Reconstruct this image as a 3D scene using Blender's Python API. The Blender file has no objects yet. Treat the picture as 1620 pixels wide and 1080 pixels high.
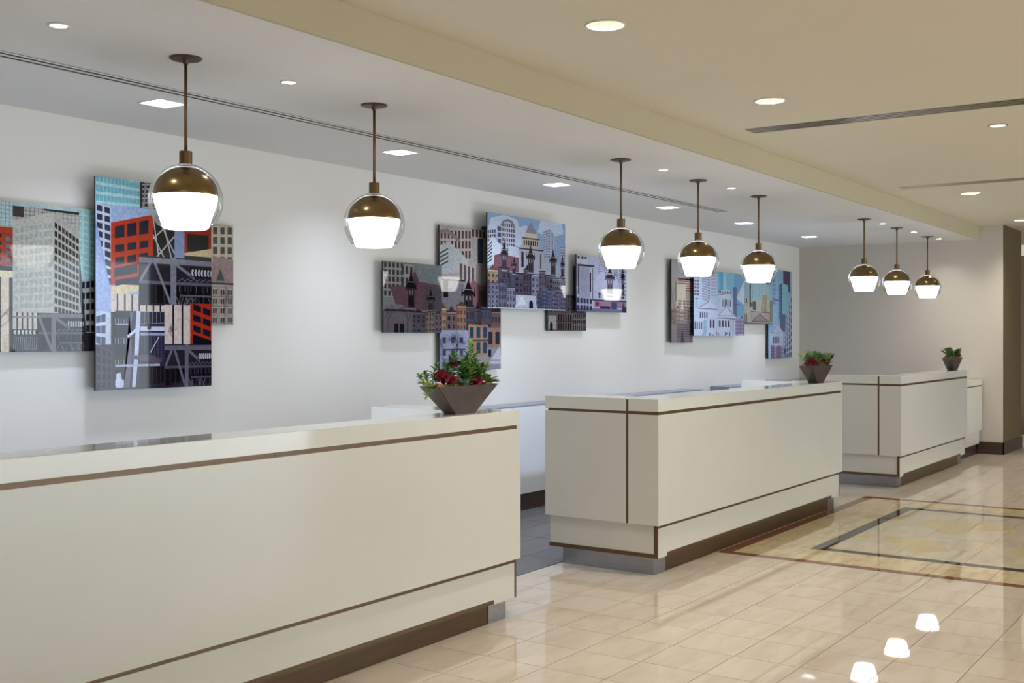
import bpy, bmesh, math, random
from mathutils import Vector, Matrix
R = math.radians
sc = bpy.context.scene
COL = sc.collection

# ------------------------------------------------------------ camera, world, exposure
F_PX, YAW, HOR, CAM_H = 1786.0, R(34.665), 532.0, 1.45
cam_d = bpy.data.cameras.new('camera'); cam = bpy.data.objects.new('camera', cam_d); COL.objects.link(cam)
cam_d.sensor_width = 36; cam_d.lens = F_PX / 1620 * 36; cam_d.shift_y = (HOR - 540) / 1620
cam_d.clip_start = 0.05
cam.location = (0, 0, CAM_H); cam.rotation_euler = (R(90), 0, YAW - R(90))
sc.camera = cam
sc.view_settings.view_transform = 'Standard'; sc.view_settings.look = 'None'
sc.view_settings.gamma = 1; sc.view_settings.exposure = 0.0
try: sc.view_settings.use_curve_mapping = False
except Exception: pass
try:
    sc.cycles.use_denoising = True; sc.cycles.max_bounces = 8; sc.cycles.sample_clamp_indirect = 4
    sc.cycles.caustics_reflective = False; sc.cycles.caustics_refractive = False
except Exception: pass
w = bpy.data.worlds.new('world'); sc.world = w; w.use_nodes = True
w.node_tree.nodes['Background'].inputs[0].default_value = (0.78, 0.91, 1.0, 1)
w.node_tree.nodes['Background'].inputs[1].default_value = 6.6

WASH_W, WASH_C = 8.5, (0.68, 0.80, 1.0)
TASK_W, TASK_C = 10.5, (0.56, 0.72, 1.0)       # cool task strips behind the counter ledges       # square wall washers, cool
SMALL_W, SMALL_C = 2.4, (1.0, 0.97, 0.90)     # small downlights over the counters
BIG_W, BIG_C = 11.0, (1.0, 0.94, 0.83)        # lobby downlights
SHADE_S, SHADE_C = 10.0, (1.0, 0.97, 0.92)     # pendant shades

# ------------------------------------------------------------ materials
def s2l(c):
    return tuple(((v/255)/12.92 if v/255 <= 0.04045 else ((v/255+0.055)/1.055)**2.4) for v in c)
def mat(name, rgb, rough=0.5, metal=0.0, coat=0.0, noise=0.0, nscale=4.0, stretch=(1,1,1), bump=0.0, spec=0.5, coat_rough=0.03, rvar=0.0):
    m = bpy.data.materials.new(name); m.use_nodes = True
    nt = m.node_tree; b = nt.nodes['Principled BSDF']; c = s2l(rgb)
    b.inputs['Base Color'].default_value = (*c, 1)
    b.inputs['Roughness'].default_value = rough; b.inputs['Metallic'].default_value = metal
    b.inputs['Specular IOR Level'].default_value = spec
    b.inputs['Coat Weight'].default_value = coat; b.inputs['Coat Roughness'].default_value = coat_rough
    g = nt.nodes.new('ShaderNodeNewGeometry'); mp = nt.nodes.new('ShaderNodeMapping'); mp.inputs['Scale'].default_value = stretch
    n = nt.nodes.new('ShaderNodeTexNoise'); n.inputs['Scale'].default_value = nscale; n.inputs['Detail'].default_value = 5
    nt.links.new(g.outputs['Position'], mp.inputs[0]); nt.links.new(mp.outputs[0], n.inputs['Vector'])
    if noise:
        r = nt.nodes.new('ShaderNodeMapRange'); r.inputs[1].default_value = 0.3; r.inputs[2].default_value = 0.7
        r.inputs[3].default_value = 1 - noise; r.inputs[4].default_value = 1 + noise
        mx = nt.nodes.new('ShaderNodeMix'); mx.data_type = 'RGBA'; mx.blend_type = 'MULTIPLY'; mx.inputs[0].default_value = 1
        mx.inputs[6].default_value = (*c, 1)
        nt.links.new(n.outputs['Fac'], r.inputs[0]); nt.links.new(r.outputs[0], mx.inputs[7]); nt.links.new(mx.outputs[2], b.inputs['Base Color'])
    if bump:
        bp = nt.nodes.new('ShaderNodeBump'); bp.inputs['Strength'].default_value = bump; bp.inputs['Distance'].default_value = 0.002
        nt.links.new(n.outputs['Fac'], bp.inputs['Height']); nt.links.new(bp.outputs[0], b.inputs['Normal'])
    if rvar:
        r2 = nt.nodes.new('ShaderNodeMapRange'); r2.inputs[3].default_value = rough - rvar; r2.inputs[4].default_value = rough + rvar
        nt.links.new(n.outputs['Fac'], r2.inputs[0]); nt.links.new(r2.outputs[0], b.inputs['Roughness'])
    return m
M = {}
M['wall'] = mat('wall_paint', (218, 213, 206), 0.7, noise=0.012, nscale=1.5, bump=0.05)
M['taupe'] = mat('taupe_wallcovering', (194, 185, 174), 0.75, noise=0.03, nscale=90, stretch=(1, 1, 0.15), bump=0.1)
M['dark_wall'] = mat('corridor_wall_painted_shade', (74, 57, 40), 0.8, noise=0.04, nscale=40)  # shade of the corridor mixed into the wall colour
M['ceiling'] = mat('ceiling_paint', (224, 216, 196), 0.85, noise=0.01, nscale=2, bump=0.04)
M['ceiling2'] = mat('white_ceiling_paint', (230, 227, 222), 0.85, noise=0.01, nscale=2, bump=0.04)
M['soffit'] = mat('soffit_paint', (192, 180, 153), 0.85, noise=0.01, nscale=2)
M['lacquer'] = mat('cream_lacquer', (218, 215, 207), 0.22, coat=0.35, coat_rough=0.12, noise=0.012, nscale=3, spec=0.4)
M['ledge'] = mat('cream_polished_ledge', (226, 225, 218), 0.08, coat=0.4, noise=0.015, nscale=8)
M['white'] = mat('white_laminate', (224, 225, 228), 0.35, noise=0.01)
M['edge'] = mat('grey_edge', (150, 153, 168), 0.3, noise=0.02)
M['bronze'] = mat('bronze_strip', (104, 80, 54), 0.38, metal=0.35, noise=0.10, nscale=6, stretch=(0.6, 1, 8))
M['bronze2'] = mat('bronze_kick', (90, 70, 50), 0.30, metal=0.35, noise=0.12, nscale=5, stretch=(1, 1, 12))
M['steel'] = mat('brushed_steel', (160, 161, 168), 0.32, metal=0.85, noise=0.10, nscale=14, stretch=(1, 1, 10))
M['brass'] = mat('aged_brass', (134, 108, 70), 0.24, metal=0.9, noise=0.05, nscale=12)
M['brass_rod'] = mat('dark_brass_rod', (112, 86, 56), 0.38, metal=0.7, noise=0.05, nscale=12)
M['canopy'] = mat('bronze_canopy', (84, 64, 48), 0.4, metal=0.5, noise=0.05)
M['base'] = mat('dark_wood_base', (64, 46, 38), 0.35, noise=0.2, nscale=10, stretch=(1, 1, 8))
M['black'] = mat('matt_black', (16, 16, 18), 0.6, noise=0.1)
M['slot'] = mat('slot_dark', (40, 40, 44), 0.6, noise=0.1)
M['vent'] = mat('vent_bronze', (146, 139, 126), 0.3, metal=0.4, noise=0.05)
M['vent2'] = mat('vent_taupe', (158, 140, 120), 0.4, metal=0.2, noise=0.05)
M['trim'] = mat('white_trim', (225, 222, 214), 0.4, noise=0.01)
M['reflector'] = mat('downlight_reflector', (56, 53, 40), 0.5, metal=0.0, noise=0.05, nscale=30)
M['planter'] = mat('bronze_planter', (84, 72, 68), 0.42, metal=0.35, noise=0.18, nscale=14, bump=0.1)
M['leaf'] = mat('leaf_green', (78, 122, 56), 0.45, noise=0.35, nscale=45)
M['leaf2'] = mat('leaf_lime', (142, 172, 76), 0.45, noise=0.3, nscale=45)
M['leaf3'] = mat('leaf_blue_green', (96, 132, 108), 0.5, noise=0.3, nscale=45)
M['leaf4'] = mat('leaf_dark', (44, 80, 40), 0.5, noise=0.3, nscale=45)
M['petal'] = mat('crimson_petal', (124, 8, 26), 0.5, noise=0.35, nscale=70)
M['petal2'] = mat('dark_crimson_petal', (84, 12, 22), 0.5, noise=0.35, nscale=70)
M['moss'] = mat('dry_moss', (150, 116, 70), 0.9, noise=0.5, nscale=80, bump=0.6)
M['soil'] = mat('soil', (60, 42, 30), 0.9, noise=0.4, nscale=60)
M['board'] = mat('art_board_edge', (22, 22, 28), 0.3, noise=0.05)

def emis(name, rgb, s):
    m = bpy.data.materials.new(name); m.use_nodes = True; nt = m.node_tree
    b = nt.nodes['Principled BSDF']; b.inputs['Base Color'].default_value = (0.9, 0.9, 0.88, 1)
    b.inputs['Emission Color'].default_value = (*rgb, 1); b.inputs['Emission Strength'].default_value = s
    b.inputs['Roughness'].default_value = 0.4
    return m
M['shade'] = emis('opal_shade', SHADE_C, SHADE_S)
M['lens_cool'] = emis('lens_cool', (0.92, 0.96, 1.0), 3.0)
M['lens_warm'] = emis('lens_warm', (1.0, 0.96, 0.80), 1.5)
M['lens_small'] = emis('lens_small', (1.0, 0.96, 0.9), 6.0)

def glass():
    m = bpy.data.materials.new('clear_glass'); m.use_nodes = True; nt = m.node_tree; nt.nodes.clear()
    o = nt.nodes.new('ShaderNodeOutputMaterial'); t = nt.nodes.new('ShaderNodeBsdfTransparent'); g = nt.nodes.new('ShaderNodeBsdfGlossy')
    t.inputs[0].default_value = (0.97, 0.98, 0.98, 1); g.inputs['Roughness'].default_value = 0.02; g.inputs[0].default_value = (1, 1, 1, 1)
    lw = nt.nodes.new('ShaderNodeLayerWeight'); lw.inputs[0].default_value = 0.12
    mx = nt.nodes.new('ShaderNodeMixShader'); p = nt.nodes.new('ShaderNodeMath'); p.operation = 'MULTIPLY'; p.inputs[1].default_value = 0.75
    nt.links.new(lw.outputs['Fresnel'], p.inputs[0]); nt.links.new(p.outputs[0], mx.inputs[0])
    nt.links.new(t.outputs[0], mx.inputs[1]); nt.links.new(g.outputs[0], mx.inputs[2]); nt.links.new(mx.outputs[0], o.inputs[0])
    return m
M['glass'] = glass()

PX, PY, GX, GY = 0.32, 0.3085, 4.47, 3.01      # tile pitch and grid origin
def marble(name, base, vein, amount=0.5, rough=0.022, var=0.06, px=PX, py=PY, gx=GX, gy=GY, scale=2.2, spec=0.5):
    m = bpy.data.materials.new(name); m.use_nodes = True; nt = m.node_tree; b = nt.nodes['Principled BSDF']; L = nt.links.new
    def nd(t, **k):
        n = nt.nodes.new(t)
        for a, v in k.items(): setattr(n, a, v)
        return n
    g = nd('ShaderNodeNewGeometry'); off = nd('ShaderNodeVectorMath', operation='SUBTRACT'); off.inputs[1].default_value = (gx, gy, 0)
    dv = nd('ShaderNodeVectorMath', operation='DIVIDE'); dv.inputs[1].default_value = (px, py, 50); fl = nd('ShaderNodeVectorMath', operation='FLOOR')
    L(g.outputs['Position'], off.inputs[0]); L(off.outputs[0], dv.inputs[0]); L(dv.outputs[0], fl.inputs[0])
    wn = nd('ShaderNodeTexWhiteNoise', noise_dimensions='3D'); L(fl.outputs[0], wn.inputs['Vector'])
    sc3 = nd('ShaderNodeVectorMath', operation='SCALE'); sc3.inputs['Scale'].default_value = 7.0; L(wn.outputs['Color'], sc3.inputs[0])
    st = nd('ShaderNodeVectorMath', operation='MULTIPLY'); st.inputs[1].default_value = (1.0, 4.0, 1.0)
    L(g.outputs['Position'], st.inputs[0])
    ad = nd('ShaderNodeVectorMath', operation='ADD'); L(st.outputs[0], ad.inputs[0]); L(sc3.outputs[0], ad.inputs[1])
    n = nd('ShaderNodeTexNoise'); n.inputs['Scale'].default_value = scale; n.inputs['Detail'].default_value = 7; n.inputs['Distortion'].default_value = 0.9
    L(ad.outputs[0], n.inputs['Vector'])
    r = nd('ShaderNodeMapRange'); r.inputs[1].default_value = 0.42; r.inputs[2].default_value = 0.72; r.inputs[4].default_value = amount; L(n.outputs['Fac'], r.inputs[0])
    mx = nd('ShaderNodeMix', data_type='RGBA'); mx.inputs[6].default_value = (*s2l(base), 1); mx.inputs[7].default_value = (*s2l(vein), 1); L(r.outputs[0], mx.inputs[0])
    v = nd('ShaderNodeMapRange'); v.inputs[3].default_value = 1 - var; v.inputs[4].default_value = 1 + var; L(wn.outputs['Value'], v.inputs[0])
    ml = nd('ShaderNodeMix', data_type='RGBA', blend_type='MULTIPLY'); ml.inputs[0].default_value = 1; L(mx.outputs[2], ml.inputs[6]); L(v.outputs[0], ml.inputs[7])
    L(ml.outputs[2], b.inputs['Base Color']); b.inputs['Roughness'].default_value = rough; b.inputs['Specular IOR Level'].default_value = spec
    return m
M['marble'] = marble('cream_marble', (219, 206, 189), (194, 176, 155), 0.55, var=0.03)
M['gold'] = marble('gold_marble', (214, 190, 144), (222, 202, 140), 0.9, var=0.06, px=0.4, py=0.4, scale=5)
M['amber'] = marble('amber_marble', (224, 206, 168), (192, 160, 112), 0.6, var=0.05, scale=4)
M['pale'] = marble('pale_marble', (216, 204, 180), (190, 178, 158), 0.6, var=0.04)
M['red'] = marble('red_marble', (146, 92, 68), (110, 62, 46), 0.8, var=0.12, scale=10)
M['blackm'] = marble('black_marble', (48, 52, 50), (78, 84, 80), 0.5, var=0.12, scale=8)
M['greyt'] = marble('grey_floor_tile', (112, 110, 112), (90, 89, 94), 0.6, rough=0.35, var=0.06, px=0.6, py=0.3, gx=5.0, gy=3.87)
M['grout'] = mat('grout', (126, 110, 92), 0.8, noise=0.05)
M['grout2'] = mat('grey_grout', (70, 70, 78), 0.8, noise=0.05)

def print_mat():
    m = bpy.data.materials.new('printed_photo_under_acrylic'); m.use_nodes = True; nt = m.node_tree; b = nt.nodes['Principled BSDF']
    a = nt.nodes.new('ShaderNodeVertexColor'); a.layer_name = 'ink'
    g = nt.nodes.new('ShaderNodeNewGeometry'); n = nt.nodes.new('ShaderNodeTexNoise'); n.inputs['Scale'].default_value = 60; n.inputs['Detail'].default_value = 6; n.inputs['Roughness'].default_value = 0.75
    r = nt.nodes.new('ShaderNodeMapRange'); r.inputs[1].default_value = 0.32; r.inputs[2].default_value = 0.68; r.inputs[3].default_value = 0.66; r.inputs[4].default_value = 1.10
    mx = nt.nodes.new('ShaderNodeMix'); mx.data_type = 'RGBA'; mx.blend_type = 'MULTIPLY'; mx.inputs[0].default_value = 1
    nt.links.new(g.outputs['Position'], n.inputs['Vector']); nt.links.new(n.outputs['Fac'], r.inputs[0])
    nt.links.new(a.outputs[0], mx.inputs[6]); nt.links.new(r.outputs[0], mx.inputs[7]); nt.links.new(mx.outputs[2], b.inputs['Base Color'])
    b.inputs['Roughness'].default_value = 0.03; b.inputs['Specular IOR Level'].default_value = 0.28
    return m
M['print'] = print_mat()

# ------------------------------------------------------------ builders
class MB:
    def __init__(s): s.bm = bmesh.new()
    def box(s, x0, y0, z0, x1, y1, z1, bev=0.0):
        ret = bmesh.ops.create_cube(s.bm, size=1)
        vs = ret['verts']
        for v in vs:
            v.co = Vector(((x0+x1)/2 + v.co.x*(x1-x0), (y0+y1)/2 + v.co.y*(y1-y0), (z0+z1)/2 + v.co.z*(z1-z0)))
        if bev:
            es = list({e for v in vs for e in v.link_edges})
            bmesh.ops.bevel(s.bm, geom=es, offset=bev, segments=2, affect='EDGES', profile=0.6)
        return s
    def prism(s, pts, z0, z1):
        a = [s.bm.verts.new((x, y, z0)) for x, y in pts]; b = [s.bm.verts.new((x, y, z1)) for x, y in pts]
        n = len(pts); s.bm.faces.new(b); s.bm.faces.new(a[::-1])
        for i in range(n): s.bm.faces.new((a[i], a[(i+1) % n], b[(i+1) % n], b[i]))
        return s
    def lathe(s, prof, seg=40, cx=0, cy=0):
        rings = []
        for r, z in prof:
            if r < 1e-6: rings.append([s.bm.verts.new((cx, cy, z))])
            else: rings.append([s.bm.verts.new((cx + r*math.cos(2*math.pi*k/seg), cy + r*math.sin(2*math.pi*k/seg), z)) for k in range(seg)])
        for a, b in zip(rings, rings[1:]):
            for k in range(seg):
                k2 = (k+1) % seg
                if len(a) == 1 and len(b) == 1: continue
                if len(a) == 1: s.bm.faces.new((a[0], b[k2], b[k]))
                elif len(b) == 1: s.bm.faces.new((a[k], a[k2], b[0]))
                else: s.bm.faces.new((a[k], a[k2], b[k2], b[k]))
        return s
    def tube(s, pts, r0, r1=None, seg=6):
        r1 = r0 if r1 is None else r1; rings = []; n = len(pts)
        for i, p in enumerate(pts):
            p = Vector(p); d = (Vector(pts[min(i+1, n-1)]) - Vector(pts[max(i-1, 0)])).normalized()
            a = d.cross(Vector((0.3, 0.9, 0.2))).normalized(); b = d.cross(a); r = r0 + (r1-r0)*i/(n-1)
            rings.append([s.bm.verts.new(p + a*r*math.cos(2*math.pi*k/seg) + b*r*math.sin(2*math.pi*k/seg)) for k in range(seg)])
        for a, b in zip(rings, rings[1:]):
            for k in range(seg): s.bm.faces.new((a[k], a[(k+1) % seg], b[(k+1) % seg], b[k]))
        s.bm.faces.new(rings[-1]); s.bm.faces.new(rings[0][::-1])
        return s
    def build(s, name, m, parent=None, smooth=False, loc=None):
        bmesh.ops.recalc_face_normals(s.bm, faces=s.bm.faces)
        me = bpy.data.meshes.new(name); s.bm.to_mesh(me); s.bm.free()
        me.materials.append(m)
        if smooth:
            for p in me.polygons: p.use_smooth = True
        o = bpy.data.objects.new(name, me); COL.objects.link(o)
        if parent: o.parent = parent
        if loc: o.location = loc
        return o
def thing(name, label, cat, loc=(0, 0, 0), group=None):
    o = bpy.data.objects.new(name, None); COL.objects.link(o); o.location = loc; o.empty_display_size = 0.1
    o['label'] = label; o['category'] = cat
    if group: o['group'] = group
    return o
def struct(o, label, cat='structure'):
    o['kind'] = 'structure'; o['label'] = label; o['category'] = cat; return o
def child(name, me, parent, loc=(0, 0, 0)):
    o = bpy.data.objects.new(name, me); COL.objects.link(o); o.parent = parent; o.location = loc; return o
def light(name, kind, loc, power, color, parent=None, size=0.1, size_y=None, rot=(0, 0, 0), spread=180, shape='DISK'):
    d = bpy.data.lights.new(name, kind); d.energy = power; d.color = color
    if kind == 'AREA':
        d.shape = shape; d.size = size
        if size_y: d.size_y = size_y
        d.spread = R(spread)
    else: d.shadow_soft_size = size
    o = bpy.data.objects.new(name, d); COL.objects.link(o); o.location = loc; o.rotation_euler = rot
    if parent: o.parent = parent
    return o

# ------------------------------------------------------------ room shell
WY, ZL, ZH, SY, WX = 5.50, 2.652, 2.818, 3.22, 14.80
struct(MB().box(-6, WY, -0.02, WX+0.3, WY+0.2, ZL+0.2).build('wall_left', M['wall']), 'long off-white wall behind the counters, hung with city collages', 'wall')
struct(MB().box(WX, 2.92, -0.02, 15.9, WY+0.2, 2.83).build('wall_back', M['taupe']), 'grey taupe end wall past the farthest counter, with its corner', 'wall')
struct(MB().box(WX+0.012, 2.912, 0.149, 15.9, 2.92, ZH).build('wall_side_shade', mat('side_face_painted_shade', (104, 86, 62), 0.8, noise=0.04, nscale=40)), 'side face of the end wall corner with its shade painted in brown, toward the corridor', 'painted wall shade')  # thin added sheet, its brown stands in for shade on the side face
struct(MB().box(18.1, -7, -0.02, 18.3, 6, 2.83).build('wall_back_corridor', M['dark_wall']), 'corridor wall with shade painted in brown, at right edge beyond the end wall corner', 'wall')
struct(MB().box(-6.2, -3.8, -0.02, -6, 5.7, 3.0).build('wall_front', M['wall']), 'pale lobby wall behind the camera', 'wall')
struct(MB().box(-6, -7.2, -0.02, 6.5, -7.0, 3.0).build('wall_right', M['wall']), 'pale lobby wall beside the camera, ending where the daylit opening starts', 'wall')
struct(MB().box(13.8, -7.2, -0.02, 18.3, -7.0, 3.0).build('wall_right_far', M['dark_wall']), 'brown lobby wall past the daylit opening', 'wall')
bb = MB().box(WX-0.018, 2.902, 0, WX, WY-0.25, 0.149, 0.002).box(WX-0.018, 2.902, 0, 15.918, 2.92, 0.149, 0.002)
struct(bb.build('baseboard_back', M['base']), 'dark wood baseboard wrapping the end wall corner', 'baseboard')
struct(MB().box(18.08, -7, 0, 18.1, 6, 0.15).build('baseboard_corridor', M['base']), 'dark baseboard of the corridor wall at right edge', 'baseboard')

# fixtures to cut out of the ceilings
WASH = [1.88, 3.77, 5.655, 7.565, 9.50, 11.28, 13.25]; WASH_Y = 4.80
SMALL = [(2.59, 3.92), (3.785, 3.90), (7.31, 3.73), (8.52, 3.735), (12.12, 3.59), (13.33, 3.59), (14.4, 3.575)]
BIG = [(4.314, 2.484), (6.238, 2.496), (11.338, 2.528), (14.334, 2.618)]
BIG_EXTRA = [(x, y) for y in (0.2, -2.2, -4.6) for x in (-3.0, -0.5, 2.0, 4.5, 8.8)]
DARKS = [(7.808, 1.57)]
def cut(obj, cutter_bm):
    me = bpy.data.meshes.new('cutter'); cutter_bm.to_mesh(me); cutter_bm.free(); c = bpy.data.objects.new('cutter', me); COL.objects.link(c)
    md = obj.modifiers.new('b', 'BOOLEAN'); md.object = c; md.operation = 'DIFFERENCE'; md.solver = 'EXACT'
    bpy.context.view_layer.update(); dg = bpy.context.evaluated_depsgraph_get()
    new = bpy.data.meshes.new_from_object(obj.evaluated_get(dg)); old = obj.data; obj.modifiers.clear(); obj.data = new
    bpy.data.objects.remove(c); bpy.data.meshes.remove(me)
low = MB().box(-6, SY, ZL, WX, WY, ZL+0.16).build('ceiling_low', M['ceiling2'])
c = MB()
for x in WASH: c.box(x-0.085, WASH_Y-0.085, ZL-0.05, x+0.085, WASH_Y+0.085, ZL+0.1)
for x, y in SMALL: c.lathe([(0, ZL-0.05), (0.034, ZL-0.05), (0.034, ZL+0.08), (0, ZL+0.08)], 24, x, y)
bmesh.ops.recalc_face_normals(c.bm, faces=c.bm.faces); cut(low, c.bm)
struct(low, 'lowered pale ceiling strip over the counters, left of the step', 'ceiling')
high = MB().box(-6, -7, ZH, 15.9, SY, ZH+0.18).build('ceiling', M['ceiling'])
c = MB()
for x, y in BIG + BIG_EXTRA: c.lathe([(0, ZH-0.05), (0.083, ZH-0.05), (0.083, ZH+0.12), (0, ZH+0.12)], 28, x, y)
for x, y in DARKS: c.lathe([(0, ZH-0.05), (0.052, ZH-0.05), (0.052, ZH+0.10), (0, ZH+0.10)], 24, x, y)
c.box(7.0, -0.9, ZH-0.05, 7.2, 2.985, ZH+0.08); c.box(10.5, -0.9, ZH-0.05, 10.7, 2.985, ZH+0.08)
bmesh.ops.recalc_face_normals(c.bm, faces=c.bm.faces); cut(high, c.bm)
struct(high, 'high warm beige lobby ceiling on the right', 'ceiling')
struct(MB().box(-6, SY-0.02, ZL, WX, SY, ZH+0.01).build('trim_1', M['soffit']), 'beige vertical face of the ceiling step running the whole lobby', 'ceiling step')
struct(MB().box(15.9, -7, 2.645, 18.1, 5.7, 2.9).build('ceiling_corridor', M['soffit']), 'dropped corridor ceiling beyond the end wall corner', 'ceiling')

# ------------------------------------------------------------ floor
def proj(x, y, z=0.0):
    cy, sy = math.cos(YAW), math.sin(YAW); D = x*cy + y*sy
    if D < 0.3: return None
    return 810 + F_PX*(x*sy - y*cy)/D, HOR + F_PX*(CAM_H - z)/D, D
floor = struct(MB().box(-6, -7, -0.10, 18.1, 3.862, -0.003).box(WX-0.02, 2.8, -0.1, 18.1, 3.9, -0.004).build('floor', M['grout']), 'polished cream marble lobby floor with red and black inlaid border', 'floor')
G = 0.0018
def tile_mesh(name, m, lx, ly, h=0.010):
    b = MB().box(-lx/2+G, -ly/2+G, -h, lx/2-G, ly/2-G, 0); o = b.build(name, m); me = o.data; bpy.data.objects.remove(o); return me
T1 = tile_mesh('floor_tile', M['marble'], PX, PY)
IX0, IX1, IY1, IY0 = GX+8*PX, 10.26, 3.19, -0.62        # inlay outer rectangle
xs = [GX + PX*k for k in range(-33, 9)]
xs2 = [IX1 + PX*k for k in range(0, 25)]
ys = [GY + PY*k for k in range(-33, 3)]
CNT = [(1.40, 4.82, 3.28), (6.09, 9.465, 3.14), (10.96, 13.62, 3.07)]
cells = []
def add_cell(x0, y0, x1, y1):
    if x1-x0 < 0.02 or y1-y0 < 0.02: return
    cx, cy = (x0+x1)/2, (y0+y1)/2; p = proj(cx, cy); key = 0
    if p and p[1] < 1095 and -20 < p[0] < 1640 and p[2] > 1:
        vis = True
        for a, b_, yf in CNT:
            if cy > yf+0.1 and a < cx < b_: vis = False
            q = proj(a, yf, 0.1); q2 = proj(b_, yf+0.05, 0)
            if cy > yf+0.1 and q and q2 and q[0]-10 < p[0] < q2[0] and cx > a: vis = False
        if cx > 18 or (cx > WX-0.1 and cy > 2.9): vis = False
        if vis: key = 1/p[2]
    cells.append((key, x0, y0, x1, y1))
ycl = [v for v in ys if v < 3.862] + [3.862]
for X in (xs, xs2):
    for a, b_ in zip(X, X[1:]):
        for c0, c1 in zip(ycl, ycl[1:]):
            if a > 18.0: continue
            add_cell(a, c0, min(b_, 18.09), c1)
iyt = IY1
for k in range(0, 12):   # tiles left and right of the inlay, filling to its edges
    a = IX0 + (IX1-IX0)*k/10.0; b_ = IX0 + (IX1-IX0)*(k+1)/10.0
    if k >= 10: break
    add_cell(a, IY1, b_, 3.319); add_cell(a, 3.319, b_, 3.627); add_cell(a, 3.627, b_, 3.862)
    yy = IY0
    while yy > -6.9: add_cell(a, yy-PY, b_, yy); yy -= PY
cells.sort(key=lambda c: -c[0])
rest = MB(); ncount = 0
for key, x0, y0, x1, y1 in cells:
    if key > 0 and ncount < 292:
        ncount += 1
        if abs(x1-x0-PX) < 1e-4 and abs(y1-y0-PY) < 1e-4: me = T1
        else: me = tile_mesh('floor_tile', M['marble'], x1-x0, y1-y0)
        child('floor_tile', me, floor, ((x0+x1)/2, (y0+y1)/2, 0))
    else: rest.box(x0+G, y0+G, -0.010, x1-G, y1-G, 0)
o = rest.build('distant_floor_tiles', M['marble'], floor); o['kind'] = 'stuff'
# inlay
def slab(name, m, x0, y0, x1, y1, z=0.0):
    MB().box(x0+G, y0+G, -0.010, x1-G, y1-G, z).build(name, m, floor)
def ring(name, m, x0, y0, x1, y1, wdt, step):
    n = max(1, round((x1-x0)/step)); s = (x1-x0)/n
    for k in range(n):
        slab(name, m, x0+k*s, y1-wdt, x0+(k+1)*s, y1); slab(name, m, x0+k*s, y0, x0+(k+1)*s, y0+wdt)
    n = max(1, round((y1-y0-2*wdt)/step)); s = (y1-y0-2*wdt)/n
    for k in range(n):
        slab(name, m, x0, y0+wdt+k*s, x0+wdt, y0+wdt+(k+1)*s); slab(name, m, x1-wdt, y0+wdt+k*s, x1, y0+wdt+(k+1)*s)
ring('red_border_slab', M['red'], IX0, IY0, IX1, IY1, 0.085, 0.62)
ring('amber_border_slab', M['amber'], IX0+0.085, IY0+0.085, IX1-0.085, IY1-0.085, 0.385-0.085+0.09, 0.42)
bx0, by0, bx1, by1 = IX0+0.475, IY0+0.475, IX1-0.475+0.03, IY1-0.475+0.11
# amber ring leaves a rectangle, black ring sits just inside it
ring('black_border_slab', M['blackm'], IX0+0.475, IY0+0.475, IX1-0.475, IY1-0.475, 0.09, 0.62)
fx0, fy0, fx1, fy1 = IX0+0.565, IY0+0.565, IX1-0.565, IY1-0.565
nx, ny = 5, 6
for i in range(nx):
    for j in range(ny):
        slab('field_slab', M['pale'], fx0+(fx1-fx0)*i/nx, fy0+(fy1-fy0)*j/ny, fx0+(fx1-fx0)*(i+1)/nx, fy0+(fy1-fy0)*(j+1)/ny)
POLY = [[(8.19, 2.44), (8.40, 2.19), (7.96, 1.90), (7.73, 2.08)], [(9.03, 2.45), (9.28, 2.31), (9.31, 2.08), (9.14, 1.66), (8.82, 1.90), (8.65, 2.06)],
        [(7.975, 2.62), (8.36, 2.62), (8.185, 2.49)], [(8.87, 2.62), (9.24, 2.62), (9.05, 2.50)], [(7.605, 2.20), (7.742, 2.05), (7.605, 1.94)],
        [(8.36, 1.85), (8.43, 1.80), (8.254, 1.634), (8.066, 1.787)]]
for sh in (0, -0.86, -1.72):
    for k, P in enumerate(POLY):
        P = [(x, y+sh) for x, y in P]
        if sh and k in (2, 3): continue
        if min(y for _, y in P) < fy0 or max(x for x, _ in P) > fx1: continue
        MB().prism(P, -0.002, 0.0007).build('inlaid_gold_piece' if k < 2 else 'inlaid_amber_piece', M['gold' if k < 2 else 'amber'], floor)
# grey service floor behind the counters
gf = struct(MB().box(-6, 3.862, -0.1, WX, WY, -0.004).build('floor_service_side', M['grout2']), 'dark grey tiled floor strip behind the counters', 'floor')
GT = tile_mesh('grey_tile', M['greyt'], 0.6, 0.3)
grest = MB()
for i in range(-17, 16):
    for j in range(0, 5):
        x, y = 5.3+0.6*i, 4.02+0.3*j
        p = proj(x, y)
        if 4.5 < x < 10.5: child('grey_tile', GT, gf, (x, y, 0))
        elif x < 14.4: grest.box(x-0.3+G, y-0.15+G, -0.01, x+0.3-G, y+0.15-G, 0)
o = grest.build('distant_grey_tiles', M['greyt'], gf); o['kind'] = 'stuff'

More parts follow.
